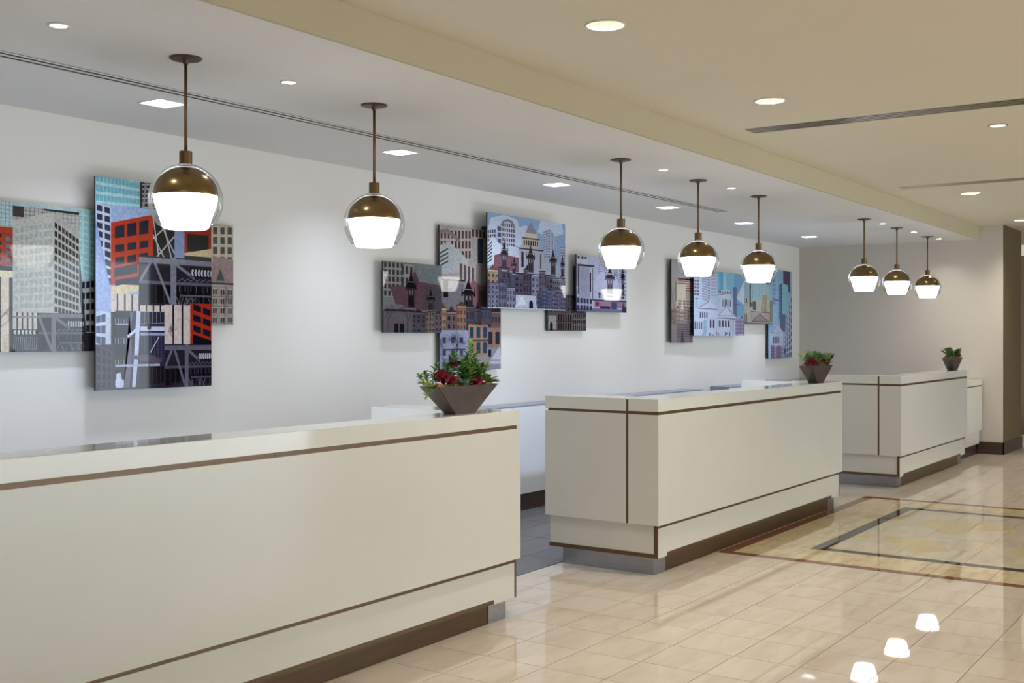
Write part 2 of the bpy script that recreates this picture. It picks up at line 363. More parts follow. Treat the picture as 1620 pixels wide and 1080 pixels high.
# ------------------------------------------------------------ counters
BV = 0.0015
def counter(X0, L, Y0, label, far_return=True):
    t = thing('reception_counter', label, 'counter', (X0, Y0, 0), 'white reception counters with bronze strips')
    D = 0.813; E = 0.24
    MB().box(0, 0, 0.9945, L, 0.206, 1.07, BV).build('transaction_ledge', M['ledge'], t)
    for x0, x1 in (((0, E), (L-E, L)) if far_return else ((0, E),)):
        MB().box(x0, 0.223, 0.993, x1, D, 1.07, BV).build('side_top', M['ledge'], t)
        MB().box(x0, 0.223, 0.306, x1, D, 0.977, BV).build('side_panel', M['lacquer'], t)
        MB().box(x0+0.004, 0.206, 0.306, x1-0.004, 0.223, 1.065).build('vertical_strip', M['bronze'], t)
        MB().box(x0+0.004, 0.22, 0.977, x1-0.004, D-0.022, 0.993).build('side_strip', M['bronze'], t)
    MB().box(0, 0, 0.306, L, 0.206, 0.975, BV).build('front_panel', M['lacquer'], t)
    MB().box(L-0.034, 0.0, 0.975, L, 0.2, 0.9945).build('strip_end_cap', M['lacquer'], t)
    mid = L/2
    for a, b_ in ((0.004, mid-0.0008), (mid+0.0008, L-0.034)):
        MB().box(a, 0.0015, 0.975, b_, 0.206, 0.9945).build('upper_strip', M['bronze'], t)
        MB().box(max(a, 0.047), 0.028, 0.283, min(b_, L) if b_ < mid+0.1 else L-0.002, 0.2, 0.306).build('lower_strip', M['bronze'], t)
    lp = MB().box(0.045, 0.025, 0.125, L-0.020, 0.16, 0.283)
    lp.box(0.045, 0.025, 0.102, 0.165, 0.16, 0.125).box(L-0.20, 0.025, 0.102, L-0.02, 0.16, 0.125)
    lp.build('lower_panel', M['lacquer'], t)
    MB().box(0.165, 0.0255, 0.104, L-0.2, 0.16, 0.125).build('bottom_rail', M['bronze'], t)
    MB().box(0.046, 0.05, 0.126, 0.24, D-0.01, 0.306).build('lower_side_panel', M['lacquer'], t)
    MB().box(0.039, 0.025, 0.102, 0.0455, 0.05, 0.306).build('corner_strip', M['bronze'], t)
    MB().box(0.039, 0.05, 0.102, 0.24, D-0.008, 0.126).build('side_rail', M['bronze'], t)
    MB().box(L-0.019, 0.025, 0.102, L-0.002, D-0.01, 0.306).build('end_strip', M['bronze'], t)
    MB().box(0.045, 0.055, 0, 0.20, 0.705, 0.102).build('steel_plinth', M['steel'], t)
    MB().box(L-0.208, 0.055, 0, L-0.055, 0.705, 0.102).build('steel_plinth', M['steel'], t)
    MB().box(0.20, 0.06, 0, L-0.208, 0.12, 0.104).build('toe_kick', M['bronze2'], t)
    MB().box(E, 0.206, 0.72, L-E, D-0.02, 0.75, BV).build('worktop', M['white'], t)
    MB().box(E+0.05, 0.208, 0.925, L-E-0.05, 0.232, 0.955, 0.002).build('task_light', M['lens_cool'], t)
    light('task_strip', 'AREA', (L/2, 0.236, 0.94), TASK_W*L/3.4, TASK_C, t, size=L-2*E-0.5, size_y=0.03, rot=(R(90), 0, 0), spread=140, shape='RECTANGLE')
    return t
counter(CNT[0][0], CNT[0][1]-CNT[0][0], CNT[0][2], 'nearest white counter, running out of frame at left, under two pendants')
counter(CNT[1][0], CNT[1][1]-CNT[1][0], CNT[1][2], 'middle white counter with a full end face and bronze cross strip')
counter(CNT[2][0], CNT[2][1]-CNT[2][0], CNT[2][2], 'farthest white counter, near the taupe end wall', far_return=False)
# low wing counter against end wall
wx0, wx1, wy = 13.66, WX-0.02, 3.16
t = thing('wing_counter', 'lower cream counter between the farthest counter and the end wall', 'counter', (wx0, wy, 0))
Lw = wx1-wx0
MB().box(0, 0, 0.853, Lw, 0.5, 0.919, BV).build('top', M['ledge'], t)
MB().box(0, 0.004, 0.838, Lw, 0.49, 0.853).build('upper_strip', M['bronze'], t)
MB().box(0, 0, 0.297, Lw, 0.5, 0.838, BV).build('front_panel', M['lacquer'], t)
MB().box(0, 0.025, 0.13, Lw-0.03, 0.5, 0.297).build('lower_panel', M['lacquer'], t)
MB().box(0, 0.06, 0, Lw-0.03, 0.5, 0.13).build('toe_kick', M['base'], t)
# credenzas along the wall
def credenza(x0, x1, label):
    t = thing('credenza', label, 'cabinet', (x0, 5.26, 0)); L = x1-x0
    MB().box(0, 0, 0.868, L, 0.235, 0.878).build('top', M['edge'], t)
    MB().box(0, 0.012, 0.14, L, 0.235, 0.866).build('carcass', M['edge'], t)
    n = max(1, round(L/0.6)); s = L/n
    for k in range(n): MB().box(k*s+0.002, 0, 0.142, (k+1)*s-0.002, 0.012, 0.864, 0.001).build('door', M['white'], t)
    MB().box(0.01, 0.015, 0, L-0.01, 0.235, 0.14).build('plinth', M['base'], t)
credenza(7.0, 11.26, 'long low white cabinet on the wall seen between the first two counters')
credenza(11.95, 14.74, 'short low white cabinet on the wall behind the farthest counter')

# ------------------------------------------------------------ pendants
PEND = [(3.207, 3.93, 'bronze globe pendant over the nearest counter, leftmost and largest in the photo'),
        (4.417, 3.925, 'bronze globe pendant over the nearest counter, second from the left, before bare wall'),
        (6.733, 3.755, 'bronze globe pendant over the middle counter, left of its three'),
        (7.964, 3.765, 'bronze globe pendant over the middle counter, centre of its three'),
        (9.155, 3.763, 'bronze globe pendant over the middle counter, right of its three'),
        (11.561, 3.61, 'bronze globe pendant over the farthest counter, left of its three'),
        (12.688, 3.60, 'bronze globe pendant over the farthest counter, centre of its three'),
        (14.018, 3.615, 'bronze globe pendant over the farthest counter, smallest and rightmost')]
def arc(r, cz, a0, a1, n, sq=1.0):
    return [(r*math.cos(R(a0+(a1-a0)*k/n)), cz + sq*r*math.sin(R(a0+(a1-a0)*k/n))) for k in range(n+1)]
def pendant_parts():
    P = []   # (name, bm builder, material, smooth)
    P.append(('canopy', MB().lathe([(0, ZL), (0.068, ZL), (0.068, ZL-0.006), (0.060, ZL-0.009), (0.014, ZL-0.010), (0.011, ZL-0.028), (0, ZL-0.028)], 40), 'canopy', False))
    P.append(('rod', MB().lathe([(0, ZL-0.02), (0.0068, ZL-0.02), (0.0068, 2.24), (0, 2.24)], 16), 'brass_rod', True))
    P.append(('socket_cap', MB().lathe([(0, 2.248), (0.026, 2.248), (0.0275, 2.246), (0.0275, 2.190), (0, 2.190)], 32), 'brass_rod', False))
    g = MB().lathe([(0.02, 2.189)] + arc(0.158, 2.036, 78, -41, 26), 48); P.append(('glass_globe', g, 'glass', True))
    P.append(('glass_rim', MB().lathe([(0.1192, 1.9335), (0.1215, 1.9335), (0.1215, 1.930), (0.1192, 1.930), (0.1192, 1.9335)], 48), 'glass', False))
    P.append(('metal_dome', MB().lathe([(0, 2.180)] + arc(0.136, 2.062, 85, 0, 18, 0.868) + [(0.136, 2.056), (0.133, 2.056), (0.131, 2.062)], 48), 'brass', True))
    P.append(('opal_shade', MB().lathe([(0, 2.060), (0.1325, 2.060), (0.1335, 2.052), (0.1315, 2.035), (0.0985, 1.925), (0.094, 1.917), (0.088, 1.914), (0, 1.912)], 48), 'shade', True))
    out = []
    for n, b, m, s in P:
        o = b.build(n, M[m], None, s); out.append((n, o.data)); bpy.data.objects.remove(o)
    return out
pp = pendant_parts()
for x, y, lab in PEND + [(2.0, 3.93, None)]:
    if lab is None: continue
    t = thing('pendant_lamp', lab, 'lamp', (x, y, 0), 'glass globe pendants over the counters')
    for n, me in pp: child(n, me, t)

# ------------------------------------------------------------ ceiling fixtures
order = ['first', 'second', 'third', 'fourth', 'fifth', 'sixth', 'seventh']
fm = MB(); s = 0.085; d = 0.008
for a in ((-s-d, -s-d, s+d, -s), (-s-d, s, s+d, s+d), (-s-d, -s, -s, s), (s, -s, s+d, s)): fm.box(a[0], a[1], ZL-0.003, a[2], a[3], ZL-0.0002)
fo = fm.build('trim_frame', M['trim']); frame_me = fo.data; bpy.data.objects.remove(fo)
hm = MB(); k = 0.0845
for a in ((-k, -k, k, -k+0.004), (-k, k-0.004, k, k), (-k, -k, -k+0.004, k), (k-0.004, -k, k, k)): hm.box(a[0], a[1], ZL-0.001, a[2], a[3], ZL+0.096)
hm.box(-k, -k, ZL+0.092, k, k, ZL+0.097)
ho = hm.build('housing', M['trim']); hous_me = ho.data; bpy.data.objects.remove(ho)
lo = MB().lathe([(0, ZL+0.075), (0.040, ZL+0.075), (0.044, ZL+0.092), (0, ZL+0.092)], 24).build('lamp', M['lens_cool']); lamp_me = lo.data; bpy.data.objects.remove(lo)
for i, x in enumerate(WASH):
    nm = ['', 'nearest square white wall washer, at left by the first pendant', 'square wall washer beside the second pendant', 'square wall washer left of the third pendant',
          'square wall washer right of the third pendant', 'square wall washer left of the fifth pendant rod', 'farthest square wall washer by the end wall'][i]
    if i == 0: nm = 'square white wall washer in the low ceiling, beyond the left edge'
    t = thing('square_downlight', nm, 'ceiling light', (x, WASH_Y, 0), 'square wall washers by the left wall')
    child('trim_frame', frame_me, t); child('housing', hous_me, t); child('lamp', lamp_me, t)
    light('wash_light', 'AREA', (0, 0.0, ZL+0.07), WASH_W, WASH_C, t, size=0.15, size_y=0.15, rot=(R(12), 0, 0), spread=105, shape='RECTANGLE')
def round_light(x, y, z, r, lab, grp, lensm, depth, W, C_, refl, ringm='trim', spread=116, inframe=True):
    t = thing('round_downlight', lab, 'ceiling light', (x, y, z), grp)
    MB().lathe([(r, 0.0), (r+0.010, -0.001), (r+0.010, -0.004), (r+0.002, -0.005), (r-0.002, -0.003), (r, 0.0)], 32).build('trim_ring', M[ringm], t, True)
    MB().lathe([(r-0.0008, 0.002), (r*0.93, depth*0.5), (r*0.72, depth), (r*0.70, depth+0.003), (r-0.0006, depth*0.6), (r-0.0008, 0.002)], 32).build('reflector', M[refl], t, True)
    MB().lathe([(0, depth-0.002), (r*0.70, depth-0.002), (r*0.70, depth+0.004), (0, depth+0.004)], 28).build('lens', M[lensm], t)
    light('down_light', 'AREA', (0, 0, depth-0.006), W, C_, t, size=r*1.3, spread=spread)
SL = ['small round downlight nearest the top left corner', 'small round downlight between the two nearest pendants', 'small round downlight between third and fourth pendants',
      'small round downlight between fourth and fifth pendants', 'small round downlight between sixth and seventh pendants', 'small round downlight between seventh and last pendants', 'farthest small round downlight, right of the last pendant']
for (x, y), lab in zip(SMALL, SL): round_light(x, y, ZL, 0.033, lab, 'small downlights over the counters', 'lens_small', 0.02, SMALL_W, SMALL_C, 'trim', spread=110)
BL = ['large round downlight nearest the camera in the high ceiling', 'large round downlight left of the near slotted vent', 'large round downlight below the far bronze vent', 'large round downlight farthest away, at the right edge']
for (x, y), lab in zip(BIG, BL): round_light(x, y, ZH, 0.082, lab, 'large downlights in the high ceiling', 'lens_warm', 0.078, BIG_W, BIG_C, 'reflector')
for (x, y) in BIG_EXTRA: round_light(x, y, ZH, 0.082, 'large round lobby downlight behind or beside the camera, out of view', 'lobby downlights out of view', 'lens_warm', 0.078, BIG_W, BIG_C, 'reflector')
round_light(DARKS[0][0], DARKS[0][1], ZH, 0.051, 'small dark-rimmed downlight below the near slotted vent', None, 'lens_small', 0.05, 2.5, BIG_C, 'steel', ringm='vent')
# slot diffuser and vents
t = thing('slot_diffuser', 'long thin double black slot in the low ceiling above the counters', 'vent', (0.6, 4.515, ZL))
MB().box(0, -0.048, -0.003, 9.5, 0.048, -0.0002).build('backing', M['black'], t)
for y0, y1 in ((-0.052, -0.041), (-0.009, 0.009), (0.041, 0.052)): MB().box(0.0, y0, -0.006, 9.5, y1, -0.003).build('slat', M['trim'], t)
for name, x, m, lab, back in (('slotted_vent', 7.1, 'vent', 'near slotted bronze air vent crossing the high ceiling', 'black'), ('slotted_vent', 10.6, 'vent2', 'far taupe air vent strip crossing the high ceiling', 'slot')):
    t = thing(name, lab, 'vent', (x, 1.0425, ZH)); h = 1.942
    MB().box(-0.099, -h, 0.012, 0.099, h, 0.078).build('backing', M[back], t)
    for k in range(5):
        c0 = -0.098 + k*0.0445; MB().box(c0, -h, 0.001, c0+(0.022 if m == 'vent' else 0.036), h, 0.006).build('slat', M[m], t)

# ------------------------------------------------------------ art
def clip_poly(P, x0, y0, x1, y1):
    for ax, lim, sg in ((0, x0, 1), (0, x1, -1), (1, y0, 1), (1, y1, -1)):
        if not P: return P
        out = []
        for i in range(len(P)):
            a, b = P[i-1], P[i]; ia, ib = (a[ax]-lim)*sg >= 0, (b[ax]-lim)*sg >= 0
            if ia != ib:
                t = (lim-a[ax])/(b[ax]-a[ax]); out.append((a[0]+t*(b[0]-a[0]), a[1]+t*(b[1]-a[1])))
            if ib: out.append(b)
        P = out
    return P
class Art:
    def __init__(s, w, h): s.w, s.h = w, h; s.P = []; s.lv = 0; s.c = (0, 0, 1, 1); s.t = (0, 0, 1, 1)
    def tile(s, x0, y0, x1, y1, bg=None):     # sub-photo of the collage; local coordinates 0..1 in it
        s.c = (max(0, x0), max(0, y0), min(1, x1), min(1, y1)); s.t = (x0, y0, x1-x0, y1-y0); s.lv += 1
        if bg: s.poly([(0, 0), (1, 0), (1, 1), (0, 1)], bg); s.lv += 1
        return s
    def up(s, n=1): s.lv += n; return s
    def poly(s, pts, c, dl=0):
        P = [(s.t[0]+x*s.t[2], s.t[1]+y*s.t[3]) for x, y in pts]
        P = clip_poly(P, *s.c)
        if len(P) >= 3: s.P.append((P, c, s.lv+dl))
        return s
    def rect(s, x0, y0, x1, y1, c, dl=0): return s.poly([(x0, y0), (x1, y0), (x1, y1), (x0, y1)], c, dl)
    def line(s, x0, y0, x1, y1, w, c, dl=0):   # w in metres
        ax, ay = s.t[2]*s.w, s.t[3]*s.h; dx, dy = (x1-x0)*ax, (y1-y0)*ay; n = math.hypot(dx, dy) or 1
        ox, oy = -dy/n*w/2/ax, dx/n*w/2/ay
        return s.poly([(x0+ox, y0+oy), (x1+ox, y1+oy), (x1-ox, y1-oy), (x0-ox, y0-oy)], c, dl)
    def office(s, q, nx, ny, face, win, gx=0.3, gy=0.35, var=0, rnd=None, dl=1):   # q: bl, br, tr, tl
        s.poly(q, face)
        def bl(u, v):
            a = [(q[0][i]*(1-u)+q[1][i]*u)*(1-v) + (q[3][i]*(1-u)+q[2][i]*u)*v for i in (0, 1)]; return tuple(a)
        for i in range(nx):
            for j in range(ny):
                u0, u1 = (i+gx/2)/nx, (i+1-gx/2)/nx; v0, v1 = (j+gy/2)/ny, (j+1-gy/2)/ny
                c = win if not (var and rnd) else tuple(max(0, min(255, v+rnd.randint(-var, var))) for v in win)
                s.poly([bl(u0, v0), bl(u1, v0), bl(u1, v1), bl(u0, v1)], c, dl)
        return s
    def tree(s, x, y, h, c, seed=1, w=0.010, depth=5, lean=0):
        rnd = random.Random(seed)
        def br(x, y, a, l, w, d):
            x1, y1 = x+math.cos(a)*l, y+math.sin(a)*l; s.line(x, y, x1, y1, w, c, 3)
            if d == 0: return
            for k in range(rnd.choice((2, 3))): br(x1, y1, a+rnd.uniform(-0.75, 0.75), l*rnd.uniform(0.6, 0.85), w*0.62, d-1)
        br(x, y, math.pi/2+lean, h*0.3, w, depth); return s
    def gothic(s, x, y, w, h, c, hi, seed=1):   # ornate tower with pinnacles
        d = tuple(int(v*0.55) for v in c)
        s.rect(x-w*0.36, y, x+w*0.36, y+h*0.62, c, 2); s.rect(x-w*0.5, y+h*0.55, x+w*0.5, y+h*0.62, d, 3)
        s.poly([(x-w*0.38, y+h*0.62), (x+w*0.38, y+h*0.62), (x+w*0.1, y+h*0.86), (x, y+h), (x-w*0.1, y+h*0.86)], d, 3)
        for k in (-1, 1):
            s.poly([(x+k*w*0.5-w*0.07, y+h*0.5), (x+k*w*0.5+w*0.07, y+h*0.5), (x+k*w*0.5, y+h*0.78)], d, 4)
            s.rect(x+k*w*0.14-w*0.08, y+h*0.14, x+k*w*0.14+w*0.08, y+h*0.36, d, 4); s.rect(x+k*w*0.14-w*0.05, y+h*0.4, x+k*w*0.14+w*0.06, y+h*0.5, hi, 4)
        s.rect(x-w*0.42, y+h*0.05, x+w*0.42, y+h*0.09, hi, 4); s.rect(x-w*0.3, y+h*0.68, x+w*0.3, y+h*0.70, hi, 4)
        return s
    def arches(s, x0, y0, x1, y1, n, c, dl=2):
        W = (x1-x0)/n
        for i in range(n):
            a, b = x0+W*(i+0.22), x0+W*(i+0.78); m = (a+b)/2; hh = (y1-y0)
            s.poly([(a, y0), (b, y0), (b, y0+hh*0.7), (m+(b-m)*0.7, y0+hh*0.92), (m, y1), (m-(b-m)*0.7, y0+hh*0.92), (a, y0+hh*0.7)], c, dl)
        return s
    def street(s, x0, y0, x1, y1, n, pal, seed, win=(46, 44, 56)):   # rows of old facades
        rnd = random.Random(seed); x = x0
        ws = [rnd.uniform(0.6, 1.4) for _ in range(n)]; tot = sum(ws)
        for wv in ws:
            wd = (x1-x0)*wv/tot; top = y0+(y1-y0)*rnd.uniform(0.78, 1.0); c = rnd.choice(pal); d = tuple(int(v*0.62) for v in c); hl = tuple(min(255, int(v*1.25)) for v in c)
            s.rect(x, y0, x+wd, top, c, 0); s.rect(x, top-(y1-y0)*0.035, x+wd, top, d, 1); s.rect(x, top-(y1-y0)*0.06, x+wd, top-(y1-y0)*0.035, hl, 1)
            s.rect(x, y0, x+wd*0.05, top, d, 1)
            nf = rnd.choice((3, 4, 5)); nw = rnd.choice((2, 3, 3)); fh = (top-y0)*0.9/nf
            for j in range(nf):
                for i in range(nw):
                    a = x+wd*(i+0.3)/nw; b = x+wd*(i+0.78)/nw; yy = y0+fh*(j+0.22)
                    s.rect(a, yy, b, yy+fh*0.56, win if rnd.random() > 0.2 else (70, 88, 108), 2)
                    s.rect((a+b)/2-wd*0.008, yy, (a+b)/2+wd*0.008, yy+fh*0.56, hl, 3)
                    if rnd.random() < 0.6: s.rect(a-wd*0.02, yy+fh*0.56, b+wd*0.02, yy+fh*0.62, hl, 3)
                if rnd.random() < 0.6: s.rect(x, y0+fh*(j+0.95), x+wd, y0+fh*(j+1.0), d, 1)
            if rnd.random() < 0.5: s.poly([(x+wd*0.2, top), (x+wd*0.8, top), (x+wd*0.5, top+(y1-y0)*0.12)], d, 1)
            x += wd
        return s
    def truss(s, c, beam, seed=1):
        s.rect(0, 0, 1, 1, c); rnd = random.Random(seed); dk = tuple(int(v*0.55) for v in c); md = tuple(int(v*0.8) for v in beam)
        for k in range(9): s.rect(0.02+k*0.11, 0.05, 0.10+k*0.11, 0.42, dk, 1)
        s.rect(0, 0.44, 1, 0.50, md, 2); s.rect(0, 0.86, 1, 0.97, beam, 2); s.rect(0.42, 0, 0.50, 1, beam, 3)
        s.line(0.02, 0.5, 0.16, 0.9, 0.016, beam, 3); s.line(0.2, 0.9, 0.42, 0.05, 0.016, beam, 3); s.line(0.5, 0.85, 0.75, 0.6, 0.018, beam, 3)
        for k in range(6): s.line(0.52+k*0.08, 0.52, 0.60+k*0.08, 0.58, 0.004, beam, 3); s.rect(0.54+k*0.08, 0.30, 0.545+k*0.08, 0.42, beam, 3)
        s.rect(0.55, 0.20, 1, 0.24, md, 3); s.rect(0.7, 0.62, 1, 0.80, (30, 30, 34), 3)
        for k in range(7): s.poly([(0.72+k*0.045, 0.64), (0.745+k*0.045, 0.64), (0.735+k*0.045, 0.71), (0.745+k*0.045, 0.78), (0.72+k*0.045, 0.78), (0.71+k*0.045, 0.71)], (190, 190, 196), 4)
        for k in range(14): x = rnd.uniform(0.5, 1); s.line(x, 0.02, x+rnd.uniform(-0.08, 0.08), 0.18, 0.003, beam, 4)
        return s.up(4)
    def bars(s, c, dk, n, wd=0.22):
        s.rect(0, 0, 1, 1, c)
        for k in range(n): s.rect((k+1-wd)/n, 0, (k+1)/n, 1, dk, 1)
        return s.up(1)

NAVY, OR, CR, INK, DK = (34, 34, 56), (176, 62, 36), (216, 200, 180), (30, 28, 36), (58, 52, 60)
def art_a1():
    a = Art(1.08, 0.776)
    a.tile(0, 0, 1, 1, (176, 196, 196)); a.office([(0, 0.4), (0.55, 0.4), (0.55, 1), (0, 1)], 26, 22, (112, 128, 132), (184, 202, 202), 0.1, 0.1)
    a.tile(0.89, 0, 1, 1, (150, 182, 178)); a.office([(0, 0.5), (1, 0.45), (1, 1), (0, 1)], 3, 12, (178, 204, 198), (152, 186, 184), 0.2, 0.3)
    a.office([(0.2, 0.12), (1, 0.12), (1, 0.52), (0.2, 0.5)], 3, 5, (170, 170, 168), (44, 44, 50), 0.25, 0.4); a.rect(0, 0, 1, 0.13, DK, 4); a.line(0, 0.8, 0.5, 0, 0.02, DK, 5)
    a.up(5); a.tile(0.30, 0.54, 0.545, 0.83, OR); a.office([(0, 0), (0.8, 0.0), (0.8, 0.88), (0, 0.94)], 4, 5, OR, NAVY, 0.25, 0.5); a.poly([(0.8, 0), (1, 0), (1, 0.82), (0.8, 0.88)], (160, 58, 36)); a.office([(0.84, 0), (1, 0), (1, 0.78), (0.84, 0.82)], 1, 5, (160, 58, 36), (120, 120, 130), 0.2, 0.4)
    a.rect(0, 0, 1, 0.10, INK, 3); a.up(3); a.tile(0, 0, 0.545, 0.54, CR); a.bars(CR, (60, 52, 56), 9, 0.3); a.rect(0, 0.92, 1, 1, (224, 210, 180), 2); a.tree(0.85, 0.0, 0.6, (70, 55, 58), 4, 0.006, 5); a.up(4)
    a.tile(0.02, 0.15, 0.30, 0.95, (160, 166, 170)); a.office([(0.05, 0), (0.95, 0), (0.95, 0.9), (0.05, 0.95)], 8, 14, (176, 174, 168), (70, 72, 80), 0.3, 0.4)
    a.up(2); a.tile(0.62, 0.0, 0.93, 0.27); a.truss((52, 46, 50), (124, 120, 126), 3)
    a.tile(0.545, 0.0, 0.68, 0.27); a.bars((196, 190, 180), (50, 46, 50), 5, 0.3); a.rect(0, 0, 1, 0.42, DK, 2); a.rect(0, 0.42, 1, 0.56, (26, 26, 30), 3); a.up(3)
    for k in range(6): a.poly([(0.06+k*0.15, 0.44), (0.14+k*0.15, 0.44), (0.11+k*0.15, 0.49), (0.14+k*0.15, 0.54), (0.06+k*0.15, 0.54), (0.03+k*0.15, 0.49)], (200, 200, 200), 1)
    for k in range(12): a.line(0.03+k*0.08, 0.05, 0.06+k*0.08, 0.38, 0.003, (150, 148, 152), 1)
    a.up(2); a.line(-0.02, 0.86, 1.6, 0.9, 0.01, (140, 136, 140), 2)
    a.tile(0.545, 0.265, 0.905, 0.975, (176, 178, 176))
    a.office([(0, 0.7), (1, 0.7), (1, 1), (0, 1)], 16, 8, (120, 116, 116), (180, 178, 174), 0.12, 0.12); a.rect(0, 0.9, 0.16, 1, (70, 60, 64), 2); a.line(0.45, 1.0, 1.0, 0.99, 0.02, (60, 56, 60), 2); a.up(3)
    a.poly([(0, 0), (0.60, 0), (0.60, 0.965), (0.52, 0.965), (0, 0.86)], (186, 184, 176)); a.poly([(0.60, 0), (1, 0), (1, 0.82), (0.60, 0.97)], (172, 168, 160)); a.up()
    a.office([(0.02, 0.02), (0.585, 0.04), (0.585, 0.89), (0.02, 0.80)], 8, 11, (188, 187, 179), (170, 170, 165), 0.25, 0.35); a.up()
    a.office([(0.61, 0.0), (1.0, -0.06), (1.0, 0.74), (0.61, 0.90)], 7, 11, (176, 172, 164), (36, 34, 40), 0.28, 0.34)
    return a
def art_a2():
    a = Art(0.804, 1.18)
    a.tile(0, 0, 1, 1, DK); a.tile(0, 0.86, 0.36, 1, (132, 182, 190)); a.office([(0, -0.2), (1, -0.1), (1, 1.0), (0, 1.1)], 12, 4, (176, 206, 210), (124, 176, 186), 0.14, 0.35); a.up()
    a.tile(0.36, 0.83, 1, 1, (70, 60, 64))
    for k in range(12): a.line(0.03, 0.02+k*0.13, 0.5, 0.15+k*0.13, 0.007, (186, 180, 184), 1); a.line(0.5, 0.0+k*0.13, 1.0, 0.2+k*0.13, 0.012, (120, 128, 140), 1)
    a.line(0.03, 0, 0.08, 1, 0.014, (150, 146, 152), 2); a.up(2)
    a.tile(0, 0.36, 0.6, 0.875, (158, 176, 204))
    a.office([(0.0, 0.3), (0.22, 0.25), (0.20, 0.98), (0.0, 1.0)], 2, 9, (190, 196, 208), (52, 58, 80), 0.28, 0.32); a.up(2); a.poly([(0, 0), (0.27, 0), (0.0, 0.86)], (150, 164, 202)); a.poly([(0, 0), (0.24, 0.0), (0.06, 0.6), (0, 0.72)], (162, 176, 212)); a.up()
    a.tile(0.12, 0.47, 0.47, 0.86); a.poly([(0.0, 0.06), (0.66, 0.14), (0.66, 0.2), (1, 0.25), (1, 0.97), (0, 0.82)], OR); a.up()
    a.office([(0.06, 0.60), (0.92, 0.70), (0.92, 0.94), (0.06, 0.80)], 3, 1, OR, NAVY, 0.22, 0.28); a.office([(0.06, 0.27), (0.92, 0.38), (0.92, 0.68), (0.06, 0.58)], 3, 2, OR, NAVY, 0.25, 0.42); a.poly([(0.08, 0.16), (0.62, 0.23), (0.62, 0.35), (0.08, 0.27)], NAVY, 2)
    a.poly([(0.10, -0.02), (0.8, 0.05), (0.8, 0.2), (0.10, 0.13)], NAVY, 3); a.up(4)
    a.tile(0.47, 0.62, 0.66, 0.84, (36, 32, 36))
    for p in ((0, 0, 1, 0.6), (0, 0.5, 1, 1), (0, 0.6, 0.6, 0), (0.2, 1, 1, 0.2), (0.4, 1, 0.9, 0), (0, 1, 0.3, 0)): a.line(*p, 0.008, (178, 176, 180), 1)
    a.up(2); a.tile(0.66, 0.62, 0.75, 0.84, (140, 152, 182)); a.tile(0.75, 0.66, 1, 0.86, (156, 48, 38)); a.rect(0.1, 0.12, 0.9, 0.55, INK, 1); a.rect(0.1, 0.72, 0.9, 0.95, INK, 1); a.poly([(0, 0), (1, 0.0), (1, 0.22), (0, 0.06)], (204, 186, 152), 2); a.up(3)
    a.tile(0.0, 0.02, 1.0, 0.5); a.poly([(0.12, 0.86), (0.36, 0.95), (0.36, 1.05), (0.12, 0.97)], (212, 194, 158)); a.up()
    a.tile(0.12, 0.30, 0.60, 0.455); a.bars((206, 192, 182), (36, 30, 38), 8, 0.22)
    a.tile(0.35, 0.405, 1.0, 0.645); a.truss((54, 48, 58), (132, 130, 142), 8)
    a.tile(0.57, 0.215, 0.82, 0.41); a.bars((204, 190, 184), (38, 32, 40), 3, 0.18); a.tree(0.3, 0.0, 0.5, (120, 80, 84), 7, 0.005, 5); a.up(4)
    a.tile(0.80, 0.19, 1.0, 0.42, OR); a.office([(0.1, 0.35), (1, 0.2), (1, 0.9), (0.1, 1.05)], 2, 3, OR, NAVY, 0.2, 0.4); a.poly([(0.12, -0.05), (1, -0.05), (1, 0.18), (0.12, 0.33)], (24, 24, 44), 2); a.up(3)
    a.tile(0.57, 0.0, 1.0, 0.215); a.truss((50, 42, 54), (112, 108, 122), 11)
    a.tile(0, 0.20, 0.16, 0.37, (190, 194, 208)); a.office([(0, 0.1), (0.5, 0), (0.5, 1), (0, 0.9)], 2, 3, (196, 200, 214), (64, 84, 120), 0.15, 0.3); a.rect(0.75, 0, 1, 1, INK, 2)
    a.up(2); a.tile(0, 0, 0.16, 0.215, (66, 56, 70)); a.office([(0, 0), (0.8, 0.05), (0.8, 0.85), (0, 1)], 3, 5, (84, 74, 90), (40, 34, 46), 0.4, 0.3)
    a.up(2); a.tile(0.155, 0.01, 0.57, 0.375, (58, 52, 68))
    LI = (196, 202, 222)
    for y in (0.0, 0.26, 0.55, 0.80): a.rect(0, y+0.02, 0.28, y+0.10, LI, 1)
    a.office([(0, 0.1), (0.28, 0.1), (0.28, 0.97), (0, 0.97)], 5, 6, (58, 52, 68), (38, 34, 48), 0.15, 0.1)
    a.poly([(0.28, 0.97), (0.36, 1), (0.26, 0.55), (0.16, 0), (0.28, 0), (0.33, 0.4)], (112, 104, 126), 3); a.poly([(0.42, 1), (0.50, 1), (0.46, 0.45), (0.40, 0), (0.33, 0), (0.38, 0.5)], LI, 4); a.line(0.24, 0.66, 0.46, 0.78, 0.016, LI, 5)
    a.office([(0.5, 0.83), (1, 0.84), (1, 1), (0.5, 1)], 6, 1, (150, 150, 168), (54, 50, 66), 0.1, 0.1); a.rect(0.5, 0.74, 1, 0.80, LI, 3); a.rect(0.5, 0.68, 1, 0.715, (160, 166, 190), 3)
    a.office([(0.52, 0.42), (1, 0.36), (1, 0.68), (0.52, 0.68)], 7, 1, (92, 92, 118), (56, 52, 72), 0.15, 0.05); a.poly([(0.25, 0.38), (0.86, 0.30), (0.95, 0.34), (0.75, 0.42), (0.3, 0.42)], (96, 88, 104), 4); a.rect(0.0, 0.27, 0.9, 0.30, (170, 172, 190), 4)
